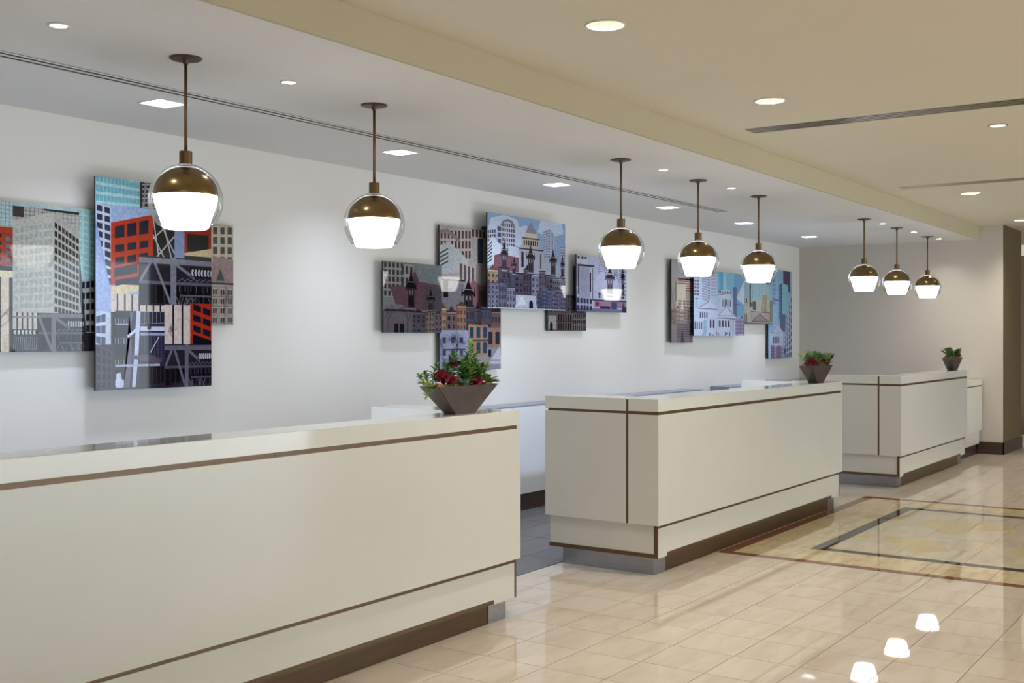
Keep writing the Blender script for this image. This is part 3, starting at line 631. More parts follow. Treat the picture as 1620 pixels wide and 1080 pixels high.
    a.office([(0.5, 0.02), (1, 0.04), (1, 0.27), (0.5, 0.26)], 6, 1, (66, 54, 68), (36, 30, 40), 0.2, 0.0); a.rect(0.67, 0, 0.685, 0.78, (34, 30, 40), 5); a.poly([(0.645, 0.76), (0.71, 0.76), (0.73, 0.84), (0.63, 0.84)], (50, 48, 58), 6); a.poly([(0.02, 0.0), (0.16, 0), (0.10, 0.2), (0.02, 0.18)], LI, 5)
    a.line(0.7, 0.45, 0.88, 0.66, 0.005, (200, 200, 215), 6)
    return a
ST = [(116, 106, 110), (96, 88, 96), (134, 118, 110), (86, 76, 84), (148, 126, 112)]
def art_a3():
    a = Art(0.345, 0.62); a.tile(0, 0, 1, 1, (176, 168, 158)); a.office([(0, 0.6), (0.45, 0.6), (0.45, 1), (0, 1)], 3, 1, (190, 180, 162), (96, 92, 92), 0.5, 0.1); a.office([(0.5, 0.4), (1, 0.4), (1, 1), (0.5, 0.98)], 3, 6, (198, 188, 168), (92, 90, 92), 0.4, 0.3)
    a.up(2); a.poly([(0.4, 0.3), (1, 0.3), (1, 0.66), (0.55, 0.68)], (164, 142, 142)); a.poly([(0.1, 0), (1, 0), (1, 0.42), (0, 0.46)], (156, 146, 138)); a.street(0, 0.0, 1, 0.42, 2, [(168, 158, 148), (148, 138, 132)], 5, (74, 66, 70)); a.up(3); a.gothic(0.25, 0.3, 0.36, 0.46, (104, 92, 92), (176, 166, 156)); a.tree(0.8, 0, 0.4, (80, 70, 72), 9, 0.004, 5)
    a.rect(0, 0.40, 1, 0.42, (92, 82, 84), 4); a.poly([(0.6, 0.44), (0.8, 0.44), (0.7, 0.56)], (90, 104, 100), 4)
    return a
def art_b1():
    a = Art(0.688, 0.521); a.tile(0, 0, 1, 1, (130, 128, 132)); a.office([(0, 0.5), (0.34, 0.5), (0.34, 1), (0, 1)], 5, 5, (148, 144, 142), (72, 68, 74), 0.4, 0.3); a.office([(0.6, 0.6), (1, 0.6), (1, 1), (0.6, 1)], 1, 8, (134, 140, 142), (126, 132, 134), 0.02, 0.1); a.office([(0.28, 0.65), (0.5, 0.65), (0.5, 0.97), (0.28, 0.98)], 3, 2, (156, 152, 150), (76, 72, 78), 0.4, 0.3)
    a.up(2); a.poly([(0.22, 0.35), (1, 0.3), (1, 0.70), (0.6, 0.74), (0.52, 0.9), (0.42, 0.66), (0.1, 0.66)], (108, 82, 92)); a.poly([(0.66, 0.36), (1, 0.33), (1, 0.66), (0.7, 0.7)], (92, 84, 90)); a.up()
    a.street(0.0, 0.0, 1, 0.36, 5, ST, 12); a.up(4); a.rect(0.02, 0.0, 0.48, 0.30, (112, 104, 110)); a.rect(0.02, 0.30, 0.5, 0.33, (66, 58, 66), 1); a.poly([(0.08, 0.33), (0.38, 0.33), (0.32, 0.40), (0.12, 0.40)], (128, 120, 126), 1)
    a.rect(0.18, 0, 0.34, 0.13, (40, 36, 44), 1); a.rect(0.25, 0, 0.27, 0.13, (110, 104, 110), 2); a.tree(0.4, 0.0, 0.5, (44, 40, 48), 3, 0.006, 5); a.tree(0.08, 0.0, 0.4, (60, 54, 62), 8, 0.005, 5)
    a.gothic(0.46, 0.30, 0.16, 0.62, (66, 56, 66), (128, 120, 126)); a.gothic(0.80, 0.30, 0.13, 0.34, (76, 66, 74), (120, 112, 118))
    return a
def art_b2():
    a = Art(0.818, 1.14); a.tile(0, 0, 1, 1, (160, 152, 150))
    a.tile(0, 0.62, 1, 1, (176, 168, 168)); a.office([(0.0, 0.35), (0.5, 0.42), (0.5, 0.98), (0, 0.92)], 9, 3, (196, 178, 172), (78, 74, 82), 0.42, 0.25); a.up(2)
    a.poly([(0, 0.9), (0.12, 0.95), (0.32, 0.78), (0.3, 0.72), (0.12, 0.86), (0, 0.84)], (150, 132, 136), 1); a.office([(0.56, 0.35), (0.74, 0.35), (0.74, 0.85), (0.56, 0.85)], 1, 1, (188, 176, 166), (70, 84, 104), 0.5, 0.08); a.office([(0.78, 0.3), (1, 0.3), (1, 1), (0.78, 1)], 3, 3, (190, 180, 160), (76, 76, 84), 0.45, 0.2); a.office([(0.5, 0.85), (0.8, 0.85), (0.8, 1), (0.5, 1)], 5, 1, (186, 172, 164), (74, 76, 86), 0.4, 0.1)
    a.up(2); a.poly([(0, 0.3), (0, 0.62), (0.14, 0.72), (0.44, 0.42), (0.44, 0.2), (0, 0.1)], (186, 188, 192)); a.up(); a.office([(0, 0.22), (0.13, 0.32), (0.13, 0.62), (0, 0.52)], 1, 4, (196, 198, 202), (96, 98, 108), 0.0, 0.5); a.office([(0.3, 0.0), (0.56, 0.0), (0.56, 0.28), (0.3, 0.36)], 4, 1, (194, 178, 172), (98, 92, 98), 0.4, 0.1); a.rect(0.56, 0, 1, 0.33, (186, 176, 168), 1)
    for k in range(5): a.rect(0.58+k*0.09, 0, 0.595+k*0.09, 0.33, (150, 140, 140), 2)
    a.up(3); a.tile(0, 0.38, 1, 0.66); a.rect(0, 0.1, 0.38, 0.82, (134, 128, 134)); a.rect(0.06, 0.45, 0.13, 0.86, INK, 1); a.rect(0, 0.86, 0.4, 0.9, (60, 54, 62), 1); a.rect(0.0, 0.68, 0.3, 0.83, (150, 144, 150)); a.poly([(0.45, 0.1), (1, 0.1), (1, 0.72), (0.62, 0.8), (0.52, 0.95), (0.42, 0.6)], (142, 106, 112)); a.poly([(0.6, 0.1), (1, 0.1), (1, 0.64), (0.62, 0.66)], (108, 84, 94)); a.up(); a.gothic(0.45, 0.05, 0.2, 0.9, (70, 60, 70), (150, 142, 148)); a.gothic(0.92, 0.05, 0.18, 0.5, (76, 64, 72), (130, 120, 126))
    a.up(4); a.tile(0, 0.0, 1, 0.48); a.street(0, 0.35, 1, 0.98, 7, [(126, 108, 108), (158, 126, 104), (110, 100, 112), (94, 84, 92), (170, 138, 116)], 21, (44, 48, 66)); a.up(4)
    a.tile(0, 0, 0.45, 0.28, (164, 166, 188)); a.rect(0.3, 0.2, 0.6, 0.42, (70, 66, 82), 1); a.rect(0.1, 0.5, 0.9, 0.54, (90, 86, 100), 1); a.office([(0, 0), (0.9, 0), (0.9, 0.9), (0, 0.9)], 3, 3, (160, 162, 184), (88, 86, 104), 0.6, 0.5); a.tree(0.5, 0.0, 0.9, (50, 48, 62), 31, 0.010, 6); a.tree(0.15, 0.0, 0.8, (60, 56, 70), 32, 0.007, 6)
    a.up(4); a.tile(0.45, 0.10, 0.78, 0.32); a.office([(0, 0), (1, 0), (1, 1), (0, 1)], 3, 2, (172, 142, 122), (58, 84, 104), 0.4, 0.3); a.rect(0, 0.46, 1, 0.52, (96, 84, 90), 3)
    a.tile(0.76, 0.0, 1.0, 0.30, (150, 148, 158)); a.office([(0, 0.5), (1, 0.5), (1, 1), (0, 1)], 2, 1, (158, 128, 116), (62, 60, 72), 0.4, 0.4); a.poly([(0.25, 0.22), (1, 0.22), (0.9, 0.55)], (196, 196, 202), 3); a.rect(0.1, 0.12, 1, 0.2, (190, 190, 198), 3); a.rect(0.1, 0.3, 0.3, 0.48, (50, 48, 58), 3)
    return a
def art_b3():
    a = Art(1.19, 0.775); a.tile(0, 0, 1, 1, (148, 174, 206))
    for p in ((0, 0.8, 0.4, 1.0), (0.3, 0.7, 0.62, 0.92), (0.62, 0.86, 0.98, 1.05)): a.poly([(p[0], p[1]), ((p[0]+p[2])/2, p[1]-0.04), (p[2], p[1]+0.03), (p[2]-0.04, p[3]-0.03), ((p[0]+p[2])/2, p[3]), (p[0]+0.04, p[3]-0.05)], (196, 204, 222), 1)
    a.up(2); a.poly([(0.14, 0.4), (0.34, 0.4), (0.34, 0.88), (0.3, 0.95), (0.24, 0.965), (0.18, 0.94), (0.14, 0.86)], (190, 192, 206)); a.office([(0.17, 0.5), (0.33, 0.5), (0.33, 0.92), (0.17, 0.92)], 6, 8, (196, 196, 208), (92, 96, 112), 0.35, 0.3); a.poly([(0.15, 0.88), (0.18, 0.935), (0.24, 0.965), (0.3, 0.945), (0.335, 0.88), (0.32, 0.88), (0.29, 0.92), (0.24, 0.94), (0.19, 0.915), (0.165, 0.88)], (130, 132, 150), 3)
    a.office([(0.0, 0.5), (0.10, 0.5), (0.10, 0.84), (0, 0.82)], 4, 7, (184, 184, 196), (88, 90, 104), 0.4, 0.3); a.office([(0.11, 0.55), (0.17, 0.55), (0.17, 0.88), (0.11, 0.88)], 1, 5, (180, 182, 196), (86, 90, 108), 0.3, 0.3); a.up(3); a.poly([(0.0, 0.45), (0.0, 0.68), (0.06, 0.76), (0.17, 0.66), (0.17, 0.45)], (200, 204, 216)); a.office([(0, 0.46), (0.055, 0.5), (0.055, 0.72), (0, 0.66)], 1, 6, (204, 208, 218), (84, 86, 100), 0, 0.5)
    a.office([(0.26, 0.5), (0.39, 0.5), (0.39, 0.66), (0.26, 0.68)], 1, 1, (204, 206, 216), (190, 194, 208), 0.1, 0.1)
    for q, n in (([(0.69, 0.5), (0.79, 0.5), (0.79, 0.92), (0.69, 0.88)], 7), ([(0.79, 0.5), (0.90, 0.5), (0.90, 0.80), (0.79, 0.92)], 5), ([(0.93, 0.3), (1, 0.3), (1, 0.75), (0.93, 0.74)], 4)): a.office(q, n, 14, (178, 186, 208), (70, 76, 98), 0.5, 0.5)
    a.up(3); a.poly([(0.46, 0.83), (0.61, 0.83), (0.58, 0.90), (0.545, 0.94), (0.535, 0.98), (0.525, 0.94), (0.49, 0.90)], (148, 146, 160)); a.rect(0.45, 0.79, 0.62, 0.84, (206, 194, 182)); a.rect(0.42, 0.70, 0.65, 0.78, (196, 186, 178)); a.rect(0.42, 0.775, 0.65, 0.79, (96, 88, 96), 1); a.rect(0.40, 0.67, 0.67, 0.70, (180, 176, 182)); a.arches(0.435, 0.705, 0.635, 0.765, 7, (48, 44, 56)); a.rect(0.38, 0.40, 0.70, 0.66, (176, 176, 190)); a.rect(0.38, 0.655, 0.70, 0.67, (70, 66, 80), 1); a.rect(0.41, 0.46, 0.44, 0.63, (36, 32, 44), 2); a.rect(0.655, 0.46, 0.67, 0.63, (40, 36, 48), 2)
    a.up(2); a.poly([(0.07, 0.40), (0.38, 0.40), (0.38, 0.56), (0.25, 0.57), (0.2, 0.6), (0.08, 0.56)], (128, 92, 106)); a.poly([(0.68, 0.38), (0.96, 0.38), (0.90, 0.56), (0.72, 0.58)], (172, 176, 194)); a.up()
    a.street(0, 0.05, 1, 0.46, 9, [(128, 122, 136), (104, 98, 112), (168, 142, 122), (116, 106, 120), (150, 148, 164), (92, 84, 98)], 44, (44, 42, 56)); a.up(4)
    for x, w_, h_, y in ((0.20, 0.08, 0.36, 0.38), (0.53, 0.10, 0.34, 0.38), (0.83, 0.09, 0.32, 0.38), (0.32, 0.06, 0.2, 0.36), (0.96, 0.05, 0.3, 0.36)): a.gothic(x, y, w_, h_, (84, 76, 90), (166, 162, 176))
    a.up(4); a.street(0.0, 0.0, 0.33, 0.28, 3, [(132, 130, 146), (112, 106, 122)], 46, (50, 46, 60)); a.street(0.62, 0.0, 1, 0.26, 6, [(108, 112, 136), (94, 92, 112), (122, 120, 140)], 47, (40, 44, 66)); a.up(4)
    a.rect(0.34, 0.02, 0.60, 0.16, (186, 188, 200)); a.rect(0.34, 0.155, 0.60, 0.165, (90, 88, 100), 1); a.poly([(0.36, 0.05), (0.48, 0.05), (0.42, 0.15)], (206, 208, 216), 1); a.arches(0.49, 0.0, 0.58, 0.10, 1, (44, 42, 56), 2); a.rect(0, 0, 1, 0.012, (190, 194, 206), 3)
    a.tree(0.12, 0.0, 0.35, (70, 66, 82), 51, 0.007, 6); a.tree(0.04, 0.0, 0.3, (80, 76, 92), 52, 0.006, 6)
    return a
def art_b4():
    a = Art(0.668, 0.327); a.tile(0, 0, 1, 1, (112, 100, 100)); a.street(0, 0.45, 1, 1.1, 5, [(106, 96, 98), (124, 112, 108), (90, 82, 86)], 61, (46, 42, 46)); a.up(4); a.rect(0, 0, 1, 0.5, (116, 102, 100)); a.up(); a.arches(0.25, 0.02, 0.62, 0.24, 6, (48, 44, 50)); a.arches(0.25, 0.28, 0.62, 0.48, 6, (56, 50, 54)); a.rect(0.0, 0.25, 1, 0.28, (70, 62, 64), 1)
    a.rect(0.02, 0.04, 0.22, 0.42, (172, 166, 166), 2); a.arches(0.03, 0.0, 0.16, 0.24, 1, (52, 48, 54), 3); a.office([(0.64, 0.0), (1, 0), (1, 0.5), (0.64, 0.5)], 7, 3, (136, 128, 130), (60, 54, 60), 0.45, 0.2); a.tree(0.8, 0, 0.6, (150, 142, 144), 62, 0.004, 5)
    return a
def art_b5():
    a = Art(0.945, 0.522); a.tile(0, 0, 1, 1, (182, 184, 204)); a.rect(0.0, 0.84, 0.22, 0.96, (196, 198, 210)); a.rect(0.02, 0.93, 0.055, 0.97, INK, 1); a.rect(0.09, 0.93, 0.125, 0.97, INK, 1); a.rect(0.155, 0.93, 0.19, 0.97, INK, 1)
    for q, n in (([(0.40, 0.55), (0.62, 0.60), (0.58, 0.95), (0.42, 0.9)], 6), ([(0.74, 0.6), (0.9, 0.55), (0.9, 0.9), (0.74, 0.92)], 5), ([(0.92, 0.3), (1, 0.3), (1, 0.95), (0.92, 0.95)], 3)): a.office(q, n, 9, (188, 190, 210), (84, 84, 104), 0.5, 0.5)
    a.up(2); a.rect(0.02, 0.80, 0.34, 0.835, (70, 64, 80)); a.rect(0.06, 0.26, 0.26, 0.78, (164, 164, 184)); a.rect(0.25, 0.35, 0.275, 0.70, (34, 30, 42), 1); a.rect(0.28, 0.22, 0.32, 0.78, (196, 198, 214), 1); a.rect(0.02, 0.3, 0.05, 0.8, (90, 84, 100), 1); a.rect(0.30, 0.22, 0.315, 0.78, (100, 96, 112), 2)
    a.poly([(0.33, 0.22), (0.98, 0.20), (0.88, 0.5), (0.78, 0.62), (0.6, 0.72), (0.5, 0.72), (0.34, 0.66)], (186, 188, 208), 1); a.line(0.36, 0.3, 0.58, 0.68, 0.004, (150, 150, 170), 2); a.rect(0.26, 0.20, 1, 0.225, (74, 68, 86), 2)
    a.up(2); a.gothic(0.65, 0.28, 0.16, 0.62, (118, 112, 130), (196, 198, 212)); a.gothic(0.92, 0.26, 0.08, 0.7, (70, 66, 80), (140, 138, 156)); a.gothic(0.44, 0.24, 0.05, 0.14, (110, 104, 122), (180, 180, 196)); a.tree(0.86, 0.2, 0.9, (96, 92, 108), 71, 0.005, 6)
    a.rect(0.34, 0.08, 1, 0.20, (160, 128, 150)); a.rect(0.36, 0.11, 0.43, 0.18, (126, 62, 84), 1); a.rect(0.45, 0.04, 0.66, 0.11, (62, 60, 78), 1); a.rect(0.68, 0.0, 0.8, 0.19, (84, 86, 116), 1); a.rect(0.0, 0.0, 1, 0.06, (124, 120, 146), 1); a.office([(0, 0.0), (0.3, 0), (0.3, 0.24), (0, 0.26)], 5, 2, (170, 172, 196), (72, 68, 88), 0.3, 0.3)
    a.rect(0.9, 0.0, 1, 0.10, (70, 66, 90), 3); a.poly([(0.9, 0.1), (0.97, 0.1), (0.935, 0.2)], (80, 78, 100), 3)
    return a
def art_c1():
    a = Art(0.55, 0.89); a.tile(0, 0, 1, 1, (166, 156, 152)); a.rect(0, 0.78, 1, 1, (170, 164, 166)); a.rect(0.3, 0.76, 1, 0.78, (50, 42, 50), 1); a.office([(0.35, 0.62), (1, 0.62), (1, 0.76), (0.35, 0.76)], 1, 5, (196, 186, 178), (152, 92, 84), 0.0, 0.45); a.rect(0.22, 0.45, 0.66, 0.70, (196, 186, 168), 1); a.poly([(0.42, 0.35), (0.5, 0.62), (0.58, 0.35)], (206, 190, 176), 2)
    a.rect(0.18, 0.5, 0.22, 0.72, (96, 86, 88), 2); a.office([(0.3, 0.28), (1, 0.28), (1, 0.52), (0.3, 0.52)], 12, 7, (190, 176, 168), (104, 86, 90), 0.3, 0.35); a.up(3)
    a.street(0.0, 0.24, 1, 0.44, 5, [(160, 148, 142), (140, 128, 126), (176, 160, 150)], 81, (60, 50, 58)); a.up(4); a.office([(0, 0), (1, 0), (1, 0.24), (0, 0.24)], 18, 9, (96, 84, 92), (136, 124, 130), 0.25, 0.3); a.poly([(0.42, 0), (0.5, 0.2), (0.6, 0)], (70, 56, 64), 2); a.line(0.5, 0.0, 0.5, 0.25, 0.01, (60, 46, 54), 3); a.rect(0, 0, 0.25, 0.22, (142, 132, 132), 2); a.tree(0.15, 0.2, 0.6, (90, 78, 82), 82, 0.006, 5)
    return a
def art_c2():
    a = Art(1.385, 0.728); OUT = (96, 98, 128); W = (196, 206, 226); a.tile(0, 0, 1, 1, (186, 198, 220)); a.rect(0.44, 0.6, 1, 1, (140, 190, 212)); a.rect(0.56, 0.65, 0.62, 1, (170, 206, 222), 1); a.rect(0.48, 0.7, 0.56, 1, (112, 176, 204), 1); a.rect(0.78, 0.3, 1, 1, (128, 170, 200), 1); a.poly([(0.82, 0.6), (1, 0.9), (1, 0.5)], (196, 206, 220), 2); a.rect(0.76, 0.3, 0.84, 0.78, (110, 122, 158), 2); a.rect(0.76, 0.5, 0.9, 0.51, OUT, 3)
    a.up(2); a.office([(0.15, 0.55), (0.30, 0.5), (0.30, 1), (0.15, 1)], 6, 12, (190, 196, 218), (112, 112, 140), 0.45, 0.5); a.office([(0, 0.6), (0.10, 0.6), (0.10, 1), (0, 1)], 2, 8, (176, 180, 200), (120, 108, 128), 0.2, 0.5); a.office([(0.30, 0.6), (0.42, 0.6), (0.42, 1), (0.30, 1)], 3, 8, (196, 200, 218), (160, 160, 184), 0.4, 0.5)
    a.up(2); a.poly([(0.5, 0.42), (0.74, 0.42), (0.74, 0.58), (0.71, 0.63), (0.62, 0.66), (0.53, 0.63), (0.5, 0.58)], W); a.poly([(0.45, 0.60), (0.73, 0.62), (0.73, 0.70), (0.66, 0.73), (0.54, 0.72), (0.45, 0.68)], (200, 210, 228), 1); a.arches(0.46, 0.66, 0.72, 0.71, 8, OUT, 2); a.arches(0.53, 0.46, 0.72, 0.58, 7, (70, 72, 104), 2); a.line(0.45, 0.64, 0.6, 0.66, 0.006, OUT, 3)
    a.rect(0.0, 0.30, 0.45, 0.42, W, 1); a.poly([(0.08, 0.42), (0.30, 0.54), (0.44, 0.42)], W, 1); a.line(0.08, 0.42, 0.27, 0.52, 0.007, OUT, 2); a.line(0.08, 0.41, 0.44, 0.41, 0.007, OUT, 2); a.poly([(0.42, 0.30), (0.82, 0.30), (0.62, 0.48)], (204, 212, 230), 2); a.line(0.46, 0.32, 0.62, 0.46, 0.007, OUT, 3); a.line(0.62, 0.46, 0.80, 0.30, 0.007, OUT, 3); a.line(0.46, 0.315, 0.76, 0.315, 0.007, OUT, 3); a.line(0.44, 0.28, 0.80, 0.27, 0.008, OUT, 3)
    a.rect(0.0, 0.0, 0.82, 0.30, W, 1); a.arches(0.10, 0.27, 0.26, 0.37, 4, (80, 76, 108), 3); a.arches(0.46, 0.14, 0.70, 0.25, 4, (60, 60, 90), 3); a.arches(0.28, 0.12, 0.40, 0.26, 2, (70, 70, 100), 3); a.arches(0.0, 0.10, 0.16, 0.22, 4, (90, 86, 116), 3)
    for x in (0.2, 0.24, 0.42, 0.455, 0.7, 0.74, 0.77): a.line(x, 0.02, x, 0.28, 0.006, OUT, 4)
    a.rect(0.17, 0.06, 0.24, 0.24, (160, 190, 214), 2); a.street(0.80, 0.02, 1, 0.30, 2, [(158, 152, 182), (136, 124, 156)], 91, (92, 74, 104)); a.up(4)
    rnd = random.Random(5)
    for k in range(26): x = rnd.uniform(0, 0.95); a.rect(x, 0.0, x+rnd.uniform(0.01, 0.03), rnd.uniform(0.02, 0.06), rnd.choice([(80, 84, 112), (200, 208, 224), (110, 150, 180)]), 0)
    a.line(0.02, 0.56, 0.08, 0.56, 0.01, OUT, 1); a.line(0.03, 0.3, 0.05, 0.57, 0.005, OUT, 1)
    return a
def art_c3():
    a = Art(1.0, 0.505); a.tile(0, 0, 1, 1, (168, 172, 160)); a.rect(0, 0.6, 1, 1, (150, 172, 176)); 
    for k in range(7): a.line(0.15+k*0.1, 0.45, 0.15+k*0.1, 1, 0.006, (120, 128, 124), 1)
    a.rect(0.26, 0.4, 0.30, 1, (70, 66, 66), 2); a.poly([(0.58, 0.28), (0.86, 0.28), (0.84, 0.6), (0.74, 0.86), (0.66, 0.6)], (176, 164, 146), 1); a.office([(0.62, 0.3), (0.84, 0.3), (0.80, 0.72), (0.68, 0.72)], 5, 9, (182, 170, 152), (112, 98, 92), 0.45, 0.4); a.rect(0.36, 0.34, 0.46, 0.55, (92, 84, 82), 2); a.rect(0.30, 0.42, 0.38, 0.52, (110, 102, 98), 2)
    a.up(3); a.rect(0.28, 0.05, 1, 0.30, (168, 152, 146)); a.line(0.3, 0.3, 1, 0.28, 0.008, (92, 80, 84), 1); a.poly([(0.36, 0.09), (0.80, 0.09), (0.58, 0.24)], (150, 134, 132), 1); a.line(0.36, 0.09, 0.58, 0.24, 0.010, (84, 72, 78), 2); a.line(0.58, 0.24, 0.82, 0.09, 0.010, (84, 72, 78), 2); a.rect(0.32, 0.05, 0.9, 0.08, (110, 96, 98), 2)
    a.poly([(0, 0), (0.22, 0), (0.22, 0.3), (0.12, 0.40), (0, 0.44)], (186, 172, 156), 1); a.arches(0.0, 0.02, 0.2, 0.26, 4, (120, 106, 104), 2); a.arches(0.0, 0.5, 0.2, 0.62, 3, (100, 96, 92), 2); a.rect(0.9, 0.05, 1, 0.6, (132, 134, 118), 1); a.rect(0, 0, 1, 0.03, (110, 100, 100), 3)
    return a
def art_c4():
    a = Art(0.822, 1.135); a.tile(0, 0, 1, 1, (152, 186, 214)); a.rect(0.62, 0.76, 0.92, 1, (84, 66, 104)); a.rect(0.0, 0.4, 0.4, 1, (156, 190, 222)); a.office([(0.05, 0.6), (0.3, 0.6), (0.3, 1), (0.05, 1)], 2, 8, (150, 180, 210), (120, 154, 190), 0.2, 0.4); a.office([(0.45, 0.45), (0.58, 0.45), (0.58, 0.86), (0.45, 0.84)], 2, 9, (96, 140, 172), (70, 108, 140), 0.2, 0.3); a.poly([(0.58, 0.45), (0.84, 0.5), (0.84, 0.84), (0.58, 0.86)], (146, 196, 210), 1)
    a.up(2); a.line(0.1, 0.66, 0.5, 0.66, 0.01, (80, 90, 124)); a.rect(0.48, 0.3, 0.72, 0.50, (96, 116, 138)); a.office([(0.66, 0.0), (1, 0.0), (1, 0.75), (0.72, 0.45)], 4, 9, (186, 194, 216), (104, 108, 142), 0.35, 0.3)
    a.poly([(0.05, 0.28), (0.35, 0.40), (0.62, 0.30), (0.62, 0), (0.05, 0)], (190, 198, 220)); a.line(0.12, 0.29, 0.38, 0.38, 0.008, (96, 98, 130), 1); a.line(0.12, 0.29, 0.5, 0.285, 0.008, (96, 98, 130), 1); a.arches(0.18, 0.17, 0.46, 0.25, 4, (54, 52, 82), 2); a.up(2); a.street(0.1, 0.0, 0.64, 0.15, 4, [(140, 126, 156), (170, 168, 196)], 95, (92, 60, 92)); a.up(2); a.rect(0.66, 0.05, 0.72, 0.11, (80, 70, 110), 3)
    return a
def art_panel(X0, X1, Z0, Z1, Y, a, label):
    t = thing('wall_art_panel', label, 'wall art', (X0, Y, Z0), 'glossy city collage panels on the long wall')
    w_, h_ = X1-X0, Z1-Z0; TH = 0.014
    MB().box(0, 0.006, 0, w_, 0.006+TH, h_, 0.001).build('board', M['board'], t)
    mb = MB(); m = 0.10; D = WY-Y-0.02
    if D > 0.02: mb.box(m, 0.006+TH, m, w_-m, D+0.02, h_-m).build('hanging_frame', M['board'], t)
    me = bpy.data.meshes.new('print'); V, Fc, Cc = [], [], []
    polys = sorted(a.P, key=lambda p: p[2]); done = []; EPS = 1e-5
    for P, c_, _ in polys:               # painter's order: lie on top of whatever is already underneath
        x0 = min(p[0] for p in P)+EPS; x1 = max(p[0] for p in P)-EPS; y0 = min(p[1] for p in P)+EPS; y1 = max(p[1] for p in P)-EPS; lv = 1
        for q in done:
            if q[4] >= lv and q[0] < x1 and q[1] > x0 and q[2] < y1 and q[3] > y0: lv = q[4]+1
        done.append((x0, x1, y0, y1, lv))
    st = min(0.00008, 0.0055/max(q[4] for q in done))
    V += [(0, 0.0058, 0), (w_, 0.0058, 0), (w_, 0.0058, h_), (0, 0.0058, h_)]; Fc.append((0, 1, 2, 3)); Cc.append((20, 20, 26))
    for (P, c_, _), q in zip(polys, done):
        b0 = len(V); V += [(x*w_, 0.0057-q[4]*st, y*h_) for x, y in P]; Fc.append(tuple(range(b0, b0+len(P)))); Cc.append(c_)
    me.from_pydata(V, [], Fc); ca = me.color_attributes.new('ink', 'FLOAT_COLOR', 'CORNER'); buf = []
    for p, c_ in zip(me.polygons, Cc): buf += [*(v**1.18 for v in s2l(c_)), 1.0] * p.loop_total
    ca.data.foreach_set('color', buf)
    bm = bmesh.new(); bm.from_mesh(me); bm.normal_update()
    fl = [f for f in bm.faces if f.normal.y > 0]
    if fl: bmesh.ops.reverse_faces(bm, faces=fl)
    bm.to_mesh(me); bm.free()
    me.materials.append(M['print']); child('print', me, t)
    return t
ARTS = [(2.75, 3.832, 1.369, 2.147, 5.45, art_a1, 'wide collage panel at the left edge with a pale grey office tower'),
        (3.790, 4.594, 1.152, 2.329, 5.39, art_a2, 'tall collage panel with orange-red building, behind the nearest pendant'),
        (4.476, 4.821, 1.522, 2.141, 5.45, art_a3, 'narrow stone facade panel peeking out right of the tall orange one'),
        (6.202, 6.890, 1.478, 2.000, 5.42, art_b1, 'dark grey rooftop collage, leftmost of the middle cluster'),
        (6.900, 7.723, 1.180, 2.320, 5.45, art_b2, 'tall stone building collage behind the near planter'),
        (7.409, 8.598, 1.680, 2.455, 5.36, art_b3, 'large blue-sky collage with columned tower, highest of the middle cluster'),
        (8.460, 9.128, 1.501, 1.828, 5.46, art_b4, 'small brown facade panel tucked lowest in the middle cluster'),
        (8.859, 9.804, 1.682, 2.204, 5.40, art_b5, 'lavender grey collage, rightmost of the middle cluster'),
        (10.842, 11.36, 1.381, 2.277, 5.43, art_c1, 'narrow brownish collage, leftmost of the far cluster'),
        (11.285, 12.670, 1.457, 2.189, 5.38, art_c2, 'pale blue domed courthouse collage in the far cluster'),
        (12.660, 13.658, 1.603, 2.107, 5.42, art_c3, 'sepia skyline panel behind the fifth pendant, third of the far cluster'),
        (13.586, 14.408, 1.168, 2.303, 5.45, art_c4, 'tall blue skyscraper collage nearest the end wall')]
for X0, X1, Z0, Z1, Y, fn, lab in ARTS: art_panel(X0, X1, Z0, Z1, Y, fn(), lab)

# ------------------------------------------------------------ planters
def leaf(mb, base, d, L, wd, droop, rnd, th=0.12):
    d = Vector(d).normalized(); side = d.cross(Vector((0, 0, 1)))
    if side.length < 0.05: side = Vector((1, 0, 0))
    side.normalize(); up = side.cross(d).normalized(); p = Vector(base); rows = []
    for k, (f, wv) in enumerate(((0, 0.35), (0.3, 0.9), (0.6, 1.0), (0.85, 0.55), (1, 0.04))):
        c = p + d*L*f + Vector((0, 0, -droop*L*f*f)); hw = wd*wv/2
        rows.append([mb.bm.verts.new(c - side*hw + up*hw*0.35), mb.bm.verts.new(c - up*wd*th), mb.bm.verts.new(c + side*hw + up*hw*0.35)])
    for a, b in zip(rows, rows[1:]):
        mb.bm.faces.new((a[0], a[1], b[1], b[0])); mb.bm.faces.new((a[1], a[2], b[2], b[1]))
def rosette(x, y, z, r, n, m, parent, rnd, tilt=0.4, wd=0.016, name='rosette'):
    mb = MB()
    for k in range(n):
        a = 2*math.pi*k/n*2.4 + rnd.uniform(-0.2, 0.2); e = rnd.uniform(0.1, 1.2) * (0.4+0.6*k/n) + tilt*0.3
        leaf(mb, (x, y, z), (math.cos(a)*math.cos(e), math.sin(a)*math.cos(e), math.sin(e)), r*rnd.uniform(0.8, 1.1), wd, 0.25, rnd)
    mb.build(name, M[m], parent, True)
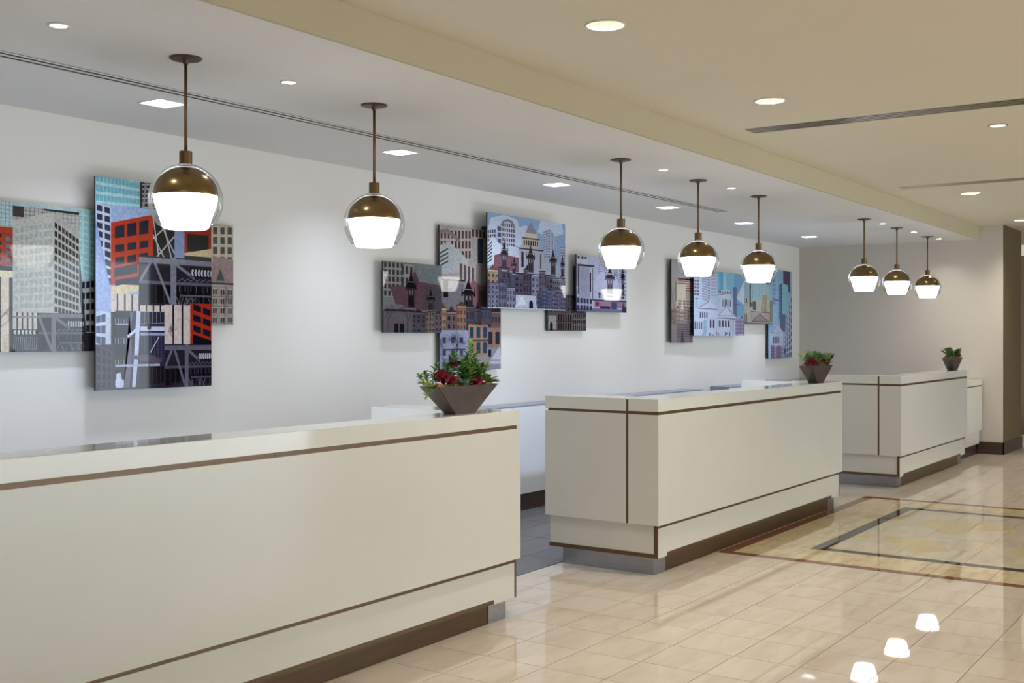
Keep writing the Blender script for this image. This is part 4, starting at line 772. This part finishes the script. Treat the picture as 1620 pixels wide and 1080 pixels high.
def sprig(x, y, z, top, n, L, m, parent, rnd, wd=0.009, r=0.0022):
    mb = MB(); b = Vector((x, y, z)); t_ = Vector(top); mid = (b+t_)/2 + Vector((rnd.uniform(-0.01, 0.01), rnd.uniform(-0.01, 0.01), 0.01))
    mb.tube([b, mid, t_], r, r*0.5, 6)
    for k in range(n):
        f = 0.2 + 0.8*k/(n-1); p = b.lerp(t_, f) + (mid-(b+t_)/2)*(1-abs(2*f-1)); a = k*2.4 + rnd.uniform(-0.3, 0.3); e = 0.15+0.9*f
        leaf(mb, p, (math.cos(a)*math.cos(e), math.sin(a)*math.cos(e), math.sin(e)), L*(1.1-0.45*f)*rnd.uniform(0.8, 1.15), wd, 0.3, rnd)
    mb.build('leafy_sprig', M[m], parent, True)
def flower(x, y, z, r, m, parent, rnd, squash=0.75):
    mb = MB()
    for k in range(46):
        u = rnd.uniform(-0.25, 1); a = rnd.uniform(0, 2*math.pi); c = math.sqrt(max(0, 1-u*u)); d = Vector((c*math.cos(a), c*math.sin(a), u))
        p = Vector((x, y, z)) + Vector((d.x, d.y, d.z*squash))*r*0.55; n = d.cross(Vector((0.2, 0.3, 0.9))).normalized(); q = d.cross(n); s_ = r*rnd.uniform(0.34, 0.5)
        pts = []
        for j in range(6):
            an = j*math.pi/3 + rnd.uniform(-0.2, 0.2); rr = s_*rnd.uniform(0.75, 1.15)
            pts.append(mb.bm.verts.new(p + d*r*rnd.uniform(0.12, 0.4) + n*math.cos(an)*rr + q*math.sin(an)*rr))
        cv = mb.bm.verts.new(p + d*r*0.05)
        for j in range(6): mb.bm.faces.new((cv, pts[j], pts[(j+1) % 6]))
    mb.build('flower_head', M[m], parent)
def planter(X, Y, label, seed, L=0.50, W=0.115, l=0.16, w_=0.075, h=0.14, near=False):
    t = thing('planter', label, 'planter', (X, Y, 1.0705), 'tapered bronze planters of succulents on the counters'); rnd = random.Random(seed)
    mb = MB(); bm = mb.bm
    def rect(lx, ly, z): return [bm.verts.new((sx*lx/2, sy*ly/2, z)) for sx, sy in ((-1, -1), (1, -1), (1, 1), (-1, 1))]
    r0 = rect(l, w_, 0); r1 = rect(L, W, h); r2 = rect(L-0.010, W-0.010, h); r3 = rect(L-0.07, W-0.03, h-0.03)
    bm.faces.new(r0[::-1]); bm.faces.new(r3)
    for a, b in ((r0, r1), (r1, r2), (r2, r3)):
        for k in range(4): bm.faces.new((a[k], a[(k+1) % 4], b[(k+1) % 4], b[k]))
    bv = [e for e in bm.edges if any(v in r0 for v in e.verts) and any(v in r1 for v in e.verts)]
    bmesh.ops.bevel(bm, geom=bv, offset=0.003, segments=2, affect='EDGES')
    mb.build('trough', M['planter'], t)
    mb = MB()
    for k in range(34):
        x = rnd.uniform(-L/2+0.03, L/2-0.03); y = rnd.uniform(-W/2+0.02, W/2-0.02); rr = rnd.uniform(0.012, 0.022)
        ret = bmesh.ops.create_icosphere(mb.bm, subdivisions=2, radius=rr, matrix=Matrix.Translation((x, y, h-0.006)))
        for v in ret['verts']: v.co += Vector((rnd.uniform(-1, 1), rnd.uniform(-1, 1), rnd.uniform(-1, 1)))*rr*0.22
    o = mb.build('moss', M['moss'], t); o['kind'] = 'stuff'
    if near:
        # layout read left to right along the trough (x from -0.25 to 0.25)
        for x, y, tx, tz, n, Lf, m in ((-0.24, 0.0, -0.275, 0.06, 14, 0.062, 'leaf'), (-0.23, -0.01, -0.32, 0.01, 12, 0.058, 'leaf2'), (-0.20, 0.01, -0.185, 0.10, 14, 0.055, 'leaf'), (-0.25, 0.0, -0.30, 0.05, 12, 0.05, 'leaf'),
            (-0.24, -0.03, -0.285, -0.06, 9, 0.045, 'leaf2'), (-0.03, 0.015, -0.04, 0.145, 24, 0.085, 'leaf'), (0.0, -0.01, 0.0, 0.11, 22, 0.075, 'leaf'), (0.04, 0.015, 0.055, 0.125, 24, 0.08, 'leaf'), (0.09, 0.01, 0.10, 0.205, 30, 0.065, 'leaf2'),
            (0.08, -0.01, 0.09, 0.11, 22, 0.07, 'leaf'), (0.13, 0.015, 0.15, 0.135, 30, 0.06, 'leaf4'), (0.16, -0.015, 0.185, 0.09, 22, 0.06, 'leaf2'), (0.03, -0.025, 0.04, 0.07, 20, 0.065, 'leaf2'), (-0.06, 0.02, -0.075, 0.10, 18, 0.07, 'leaf3'), (0.18, 0.015, 0.20, 0.09, 22, 0.06, 'leaf4'), (0.05, 0.0, 0.045, 0.15, 24, 0.06, 'leaf'),
            (-0.09, 0.01, -0.10, 0.085, 18, 0.07, 'leaf'), (0.12, -0.02, 0.13, 0.085, 22, 0.06, 'leaf')):
            sprig(x, y, h-0.01, (tx, y+rnd.uniform(-0.02, 0.02), h+tz), n, Lf, m, t, rnd, wd=0.014)
        for x, y, z, r, n, m in ((-0.06, -0.02, 0.01, 0.075, 20, 'leaf3'), (-0.03, -0.035, 0.0, 0.075, 18, 'leaf3'), (0.0, -0.025, 0.03, 0.07, 22, 'leaf'), (0.22, -0.01, 0.01, 0.065, 18, 'leaf'), (0.20, 0.0, 0.02, 0.055, 14, 'leaf2'), (0.255, 0.0, 0.0, 0.045, 12, 'leaf4'), (0.05, 0.01, 0.06, 0.07, 22, 'leaf'), (0.13, 0.0, 0.03, 0.07, 22, 'leaf'), (-0.10, 0.0, 0.04, 0.06, 18, 'leaf')):
            rosette(x, y, h+z, r, n, m, t, rnd, wd=0.018)
        for x, y, z, r, m in ((-0.165, -0.015, 0.042, 0.042, 'petal'), (-0.115, -0.025, 0.022, 0.042, 'petal'), (-0.14, 0.0, 0.052, 0.032, 'petal'), (0.085, -0.035, 0.014, 0.038, 'petal'), (-0.055, 0.0, 0.10, 0.026, 'petal2'), (-0.015, 0.01, 0.105, 0.020, 'petal2'), (0.24, 0.01, 0.03, 0.020, 'petal2')): flower(x, y, h+z, r, m, t, rnd)
    else:
        for k in range(26):
            x = rnd.uniform(-L/2+0.05, L/2-0.05); H = (0.115 if seed == 2 else 0.105)*(1-0.5*(abs(x)/(L/2))**2)
            sprig(x, rnd.uniform(-0.035, 0.035), h-0.01, (x*1.12+rnd.uniform(-0.02, 0.02), rnd.uniform(-0.085, 0.085), h+H*rnd.uniform(0.6, 1.05)), 16, 0.05, rnd.choice(['leaf', 'leaf3', 'leaf3', 'leaf2', 'leaf4'] if seed == 2 else ['leaf', 'leaf', 'leaf4']), t, rnd, wd=0.016)
        for k in range(8): rosette(rnd.uniform(-L/2+0.04, L/2-0.04), rnd.uniform(-0.03, 0.02), h+rnd.uniform(0, 0.03), 0.05, 16, rnd.choice(['leaf', 'leaf3', 'leaf2']), t, rnd)
        fl = ((-0.19, -0.02, 0.03, 0.038, 'petal'), (-0.13, -0.025, 0.025, 0.036, 'petal'), (0.05, -0.035, 0.035, 0.032, 'petal2'), (0.22, -0.01, 0.025, 0.034, 'petal2'), (0.12, -0.04, 0.01, 0.022, 'petal2')) if seed == 2 else ((-0.17, -0.02, 0.04, 0.03, 'petal2'), (0.08, -0.03, 0.035, 0.042, 'petal'), (0.15, -0.03, 0.02, 0.03, 'petal'), (0.24, -0.0, 0.025, 0.032, 'petal2'))
        for x, y, z, r, m in fl: flower(x, y, h+z, r, m, t, rnd)
planter(4.443, 3.385, 'tapered bronze planter of succulents and red flowers on the nearest counter', 1, near=True)
planter(9.12, 3.245, 'tapered bronze planter with dense foliage on the middle counter', 2)
planter(13.37, 3.175, 'tapered bronze planter with red blooms on the farthest counter', 3)
